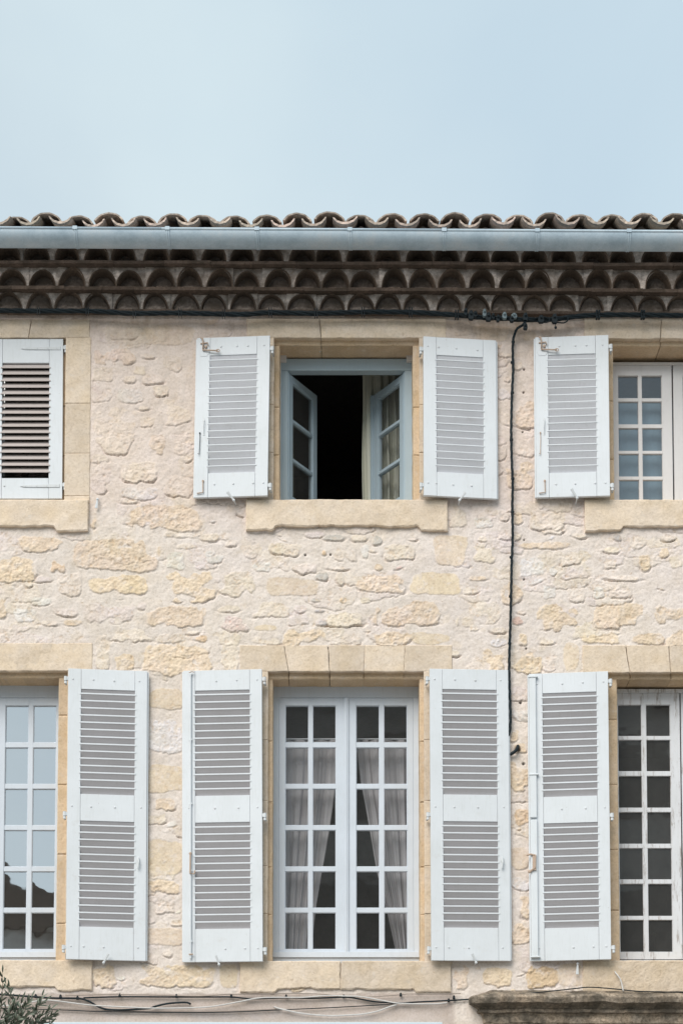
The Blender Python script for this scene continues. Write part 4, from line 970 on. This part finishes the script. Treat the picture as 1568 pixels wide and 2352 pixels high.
# ------------------------------------------------------------ olive tree, lower left
def olive():
    rg = random.Random(21); dO = 1.4; base = P(-25, 2440, dO)
    root = empty('olive_tree', (base.x, base.y, 0)); tag(root, 'grey green olive tree with slender leaves in the lower left corner', 'tree')
    tr = MB(); lf = MB()
    tr.tube(smooth_path([(base.x+.02, base.y, 0), (base.x-.05, base.y+.03, .9), (base.x+.03, base.y, 1.8), (base.x, base.y, base.z)], .15), .05, 10, taper=lambda t: 1-.6*t)
    def leaf(p, dr, L, w, up):
        dr = dr.normalized(); s = dr.cross(up)
        if s.length < .1: s = dr.orthogonal()
        s.normalize(); n = s.cross(dr); k = rg.uniform(.7, 1.25); col = (.055*k, .072*k, .045*k) if rg.random() < .66 else (.15*k, .175*k, .13*k)
        pts = []
        for t, ww in ((0, .05), (.2, .7), (.5, 1), (.8, .65), (1, .03)):
            c = p+dr*L*t+n*(L*.12*math.sin(t*3))
            pts += [c-s*w*ww/2+n*w*.15*ww, c, c+s*w*ww/2+n*w*.15*ww]
        fs = []
        for i in range(4): fs += [(i*3, i*3+1, i*3+4, i*3+3), (i*3+1, i*3+2, i*3+5, i*3+4)]
        n0 = len(lf.v); lf.add(pts, fs); lf.c.extend([col]*(len(lf.v)-n0))
    def twig(p, tgt, nl, r=.004):
        mid = (p+tgt)/2+Vector((rg.uniform(-.05, .05), rg.uniform(-.04, .04), rg.uniform(-.02, .05)))
        q = smooth_path([p, mid, tgt], .02); tr.tube(q, r, 5, taper=lambda t: 1-.7*t)
        for i in range(nl):
            t = .25+.75*i/nl; k = min(int(t*(len(q)-1)), len(q)-2); ax = (q[k+1]-q[k]).normalized()
            for s in (-1, 1):
                o = Vector((rg.uniform(-1, 1), rg.uniform(-1, 1), rg.uniform(-.4, .6))); o = (o-ax*o.dot(ax)).normalized()*s
                leaf(q[k], ax*rg.uniform(.8, 1.3)+o*.8, rg.uniform(.045, .072), rg.uniform(.010, .015), Vector((rg.uniform(-.6, .6), -1, rg.uniform(-.5, .5))))
        leaf(q[-1], (q[-1]-q[-2]), .06, .012, Vector((.2, -1, .2)))
    # shoots that reach into the picture
    for (u, v, ex) in ((6, 2236, .05), (14, 2262, 0), (22, 2268, -.1), (0, 2300, 0), (38, 2300, .05), (52, 2296, -.05), (72, 2292, 0), (60, 2310, .1), (96, 2290, 0), (104, 2300, .08), (118, 2318, .05), (112, 2336, 0), (124, 2330, -.06), (84, 2322, .1), (30, 2322, -.1), (14, 2318, .1), (70, 2330, .12), (46, 2334, 0), (96, 2345, 0), (118, 2352, .1), (5, 2335, .1)):
        t = P(u, v, dO+ex); b = P(u*.55-8+rg.uniform(-12, 12), max(v+55, 2385), dO+ex*.5); tr.tube(smooth_path([base, (base+b)/2+Vector((0, 0, -.02)), b], .05), .007, 6, taper=lambda q: 1-.4*q); twig(b, t, 9)
    for i in range(230):
        a = rg.uniform(0, 2*math.pi); e = rg.uniform(-.5, .9); rr_ = rg.uniform(.25, .52)
        t = base+Vector((rr_*math.cos(a)*math.cos(e), rr_*math.sin(a)*math.cos(e), rr_*math.sin(e)*.62-.05)); b = base+(t-base)*rg.uniform(.35, .6)
        twig(b, t, 8)
    def loc(o): to_local(o, root)
    tm = MB(); 
    o = tr.build('trunk', plain('olive_bark', (.16, .13, .10), .9, var=.3, sc=30, bmp=.004), None, smooth=True); loc(o)
    ml, nt, b = mat('olive_leaf'); a = N(nt, 'ShaderNodeAttribute'); a.attribute_name = 'tint'; nt.links.new(a.outputs[0], b.inputs['Base Color']); b.inputs['Roughness'].default_value = .55
    o = lf.build('crown', ml, None, smooth=True); loc(o)
olive()

# ------------------------------------------------------------ street and the house opposite (seen mirrored in the panes)
def ground(name, x0, x1, y0, y1, z, mt):
    f = MB(); f.add([(x0, y0, z), (x1, y0, z), (x1, y1, z), (x0, y1, z)], [(0, 1, 2, 3)]); return tag(f.build(name, mt), kind='structure')
M_ASPH = plain('street_setts', (.27, .255, .235), .9, var=.2, sc=3, bmp=.002)
M_PAV = plain('paving', (.34, .32, .29), .9, var=.15, sc=2, bmp=.002)
ground('ground', -400, 400, -400, 400, -.02, M_PAV)
ground('street', -60, 60, -22, -2.2, -.016, M_ASPH)
f = MB(); f.box((-60, -2.2, -.03), (60, -.001, .12)); tag(f.build('pavement', M_PAV, bevel=.02), kind='structure')
M_OPP = plain('opposite_render', (.46, .44, .42), .95, var=.15, sc=2)
M_OPPR = plain('opposite_roof', (.10, .075, .06), .95, var=.2, sc=5)
def opp(name, label, x0, x1, h, hr, y=-25.0):
    root = empty(name, ((x0+x1)/2, y, 0)); tag(root, label, 'house')
    f = MB(); f.box((x0, y-8, -.02), (x1, y, h)); o = f.build('wall', M_OPP); to_local(o, root)
    f = MB(); f.prism([(x0-.3, h), (x1+.3, h), ((x0+x1)/2+.2, h+hr)], y-8.3, y+.4); o = f.build('roof', M_OPPR); to_local(o, root)
    for i in range(int((x1-x0)/3)):
        for k in range(int(h/3.2)):
            f = MB(); cx = x0+1.6+i*3; f.box((cx-.5, y-.01, k*3.2+1), (cx+.5, y+.03, k*3.2+2.7)); f.box((cx-1.05, y+.001, k*3.2+1), (cx-.53, y+.06, k*3.2+2.7)); f.box((cx+.53, y+.001, k*3.2+1), (cx+1.05, y+.06, k*3.2+2.7))
            o = f.build('window', M_ROOM); to_local(o, root)
opp('opposite_house', 'tall dark house across the street mirrored in the middle window', -4.2, 16, 13.2, 1.6)
opp('opposite_house', 'low gabled house across the street mirrored in the left window', -14.5, -4.3, 8.2, 1.9)

# ------------------------------------------------------------ sky and sun
w = bpy.data.worlds.new("World"); scene.world = w; w.use_nodes = True; nt = w.node_tree
bg = nt.nodes['Background']
sky = N(nt, 'ShaderNodeTexSky'); sky.sky_type = 'NISHITA'; sky.sun_disc = False; SE, SA = R(42), R(205)
sky.sun_elevation = SE; sky.sun_rotation = SA; sky.air_density = 1.0; sky.dust_density = 1.5; sky.ozone_density = 2.0
tc = N(nt, 'ShaderNodeTexCoord'); mp = N(nt, 'ShaderNodeMapping'); nt.links.new(tc.outputs['Generated'], mp.inputs[0]); mp.inputs['Scale'].default_value = (1, 1, 1.8)
n = noise(nt, 2.6, 5, .5, mp.outputs[0]); n.inputs['Distortion'].default_value = .4
cl = ramp(nt, n.outputs['Fac'], [(.38, .78), (.62, .92)])
sx = N(nt, 'ShaderNodeSeparateXYZ'); nt.links.new(tc.outputs['Generated'], sx.inputs[0])
n2 = noise(nt, 5, 4, .5, mp.outputs[0]); ad = N(nt, 'ShaderNodeMath'); ad.operation = 'MULTIPLY_ADD'; nt.links.new(n2.outputs['Fac'], ad.inputs[0]); ad.inputs[1].default_value = -.45; nt.links.new(sx.outputs['X'], ad.inputs[2])
mr_ = N(nt, 'ShaderNodeMapRange'); nt.links.new(ad.outputs[0], mr_.inputs[0]); mr_.inputs[1].default_value = -.48; mr_.inputs[2].default_value = -.12; mr_.inputs[3].default_value = 1; mr_.inputs[4].default_value = 0
cw = mixc(nt, mr_.outputs[0], (4.6, 5.65, 6.25), (5.35, 6.2, 6.45))
c = mixc(nt, cl.outputs[0], sky.outputs[0], cw)
nt.links.new(c, bg.inputs['Color']); bg.inputs['Strength'].default_value = .10
sun = bpy.data.lights.new('sun', 'SUN'); sun.energy = 2.1; sun.angle = R(42); sun.color = (1, .95, .88)
so = bpy.data.objects.new('sun', sun); COL.objects.link(so)
# sky rotation is measured from +Y clockwise seen from above
dirv = Vector((math.sin(SA)*math.cos(SE), math.cos(SA)*math.cos(SE), math.sin(SE)))
so.rotation_euler = dirv.to_track_quat('Z', 'Y').to_euler(); so.location = (-5, -10, 15)

# ------------------------------------------------------------ camera
cam = bpy.data.cameras.new('camera'); co = bpy.data.objects.new('camera', cam); COL.objects.link(co); scene.camera = co
co.location = (0, -D, CZ); co.rotation_euler = (R(90)+PITCH, 0, 0)
cam.sensor_fit = 'HORIZONTAL'; cam.sensor_width = 36; cam.lens = F/1568*36; cam.shift_y = SH/1568; cam.clip_end = 1500
scene.render.resolution_x = 682; scene.render.resolution_y = 1024
scene.view_settings.view_transform = 'Standard'; scene.view_settings.look = 'None'; scene.view_settings.gamma = 1; scene.view_settings.exposure = 0.50
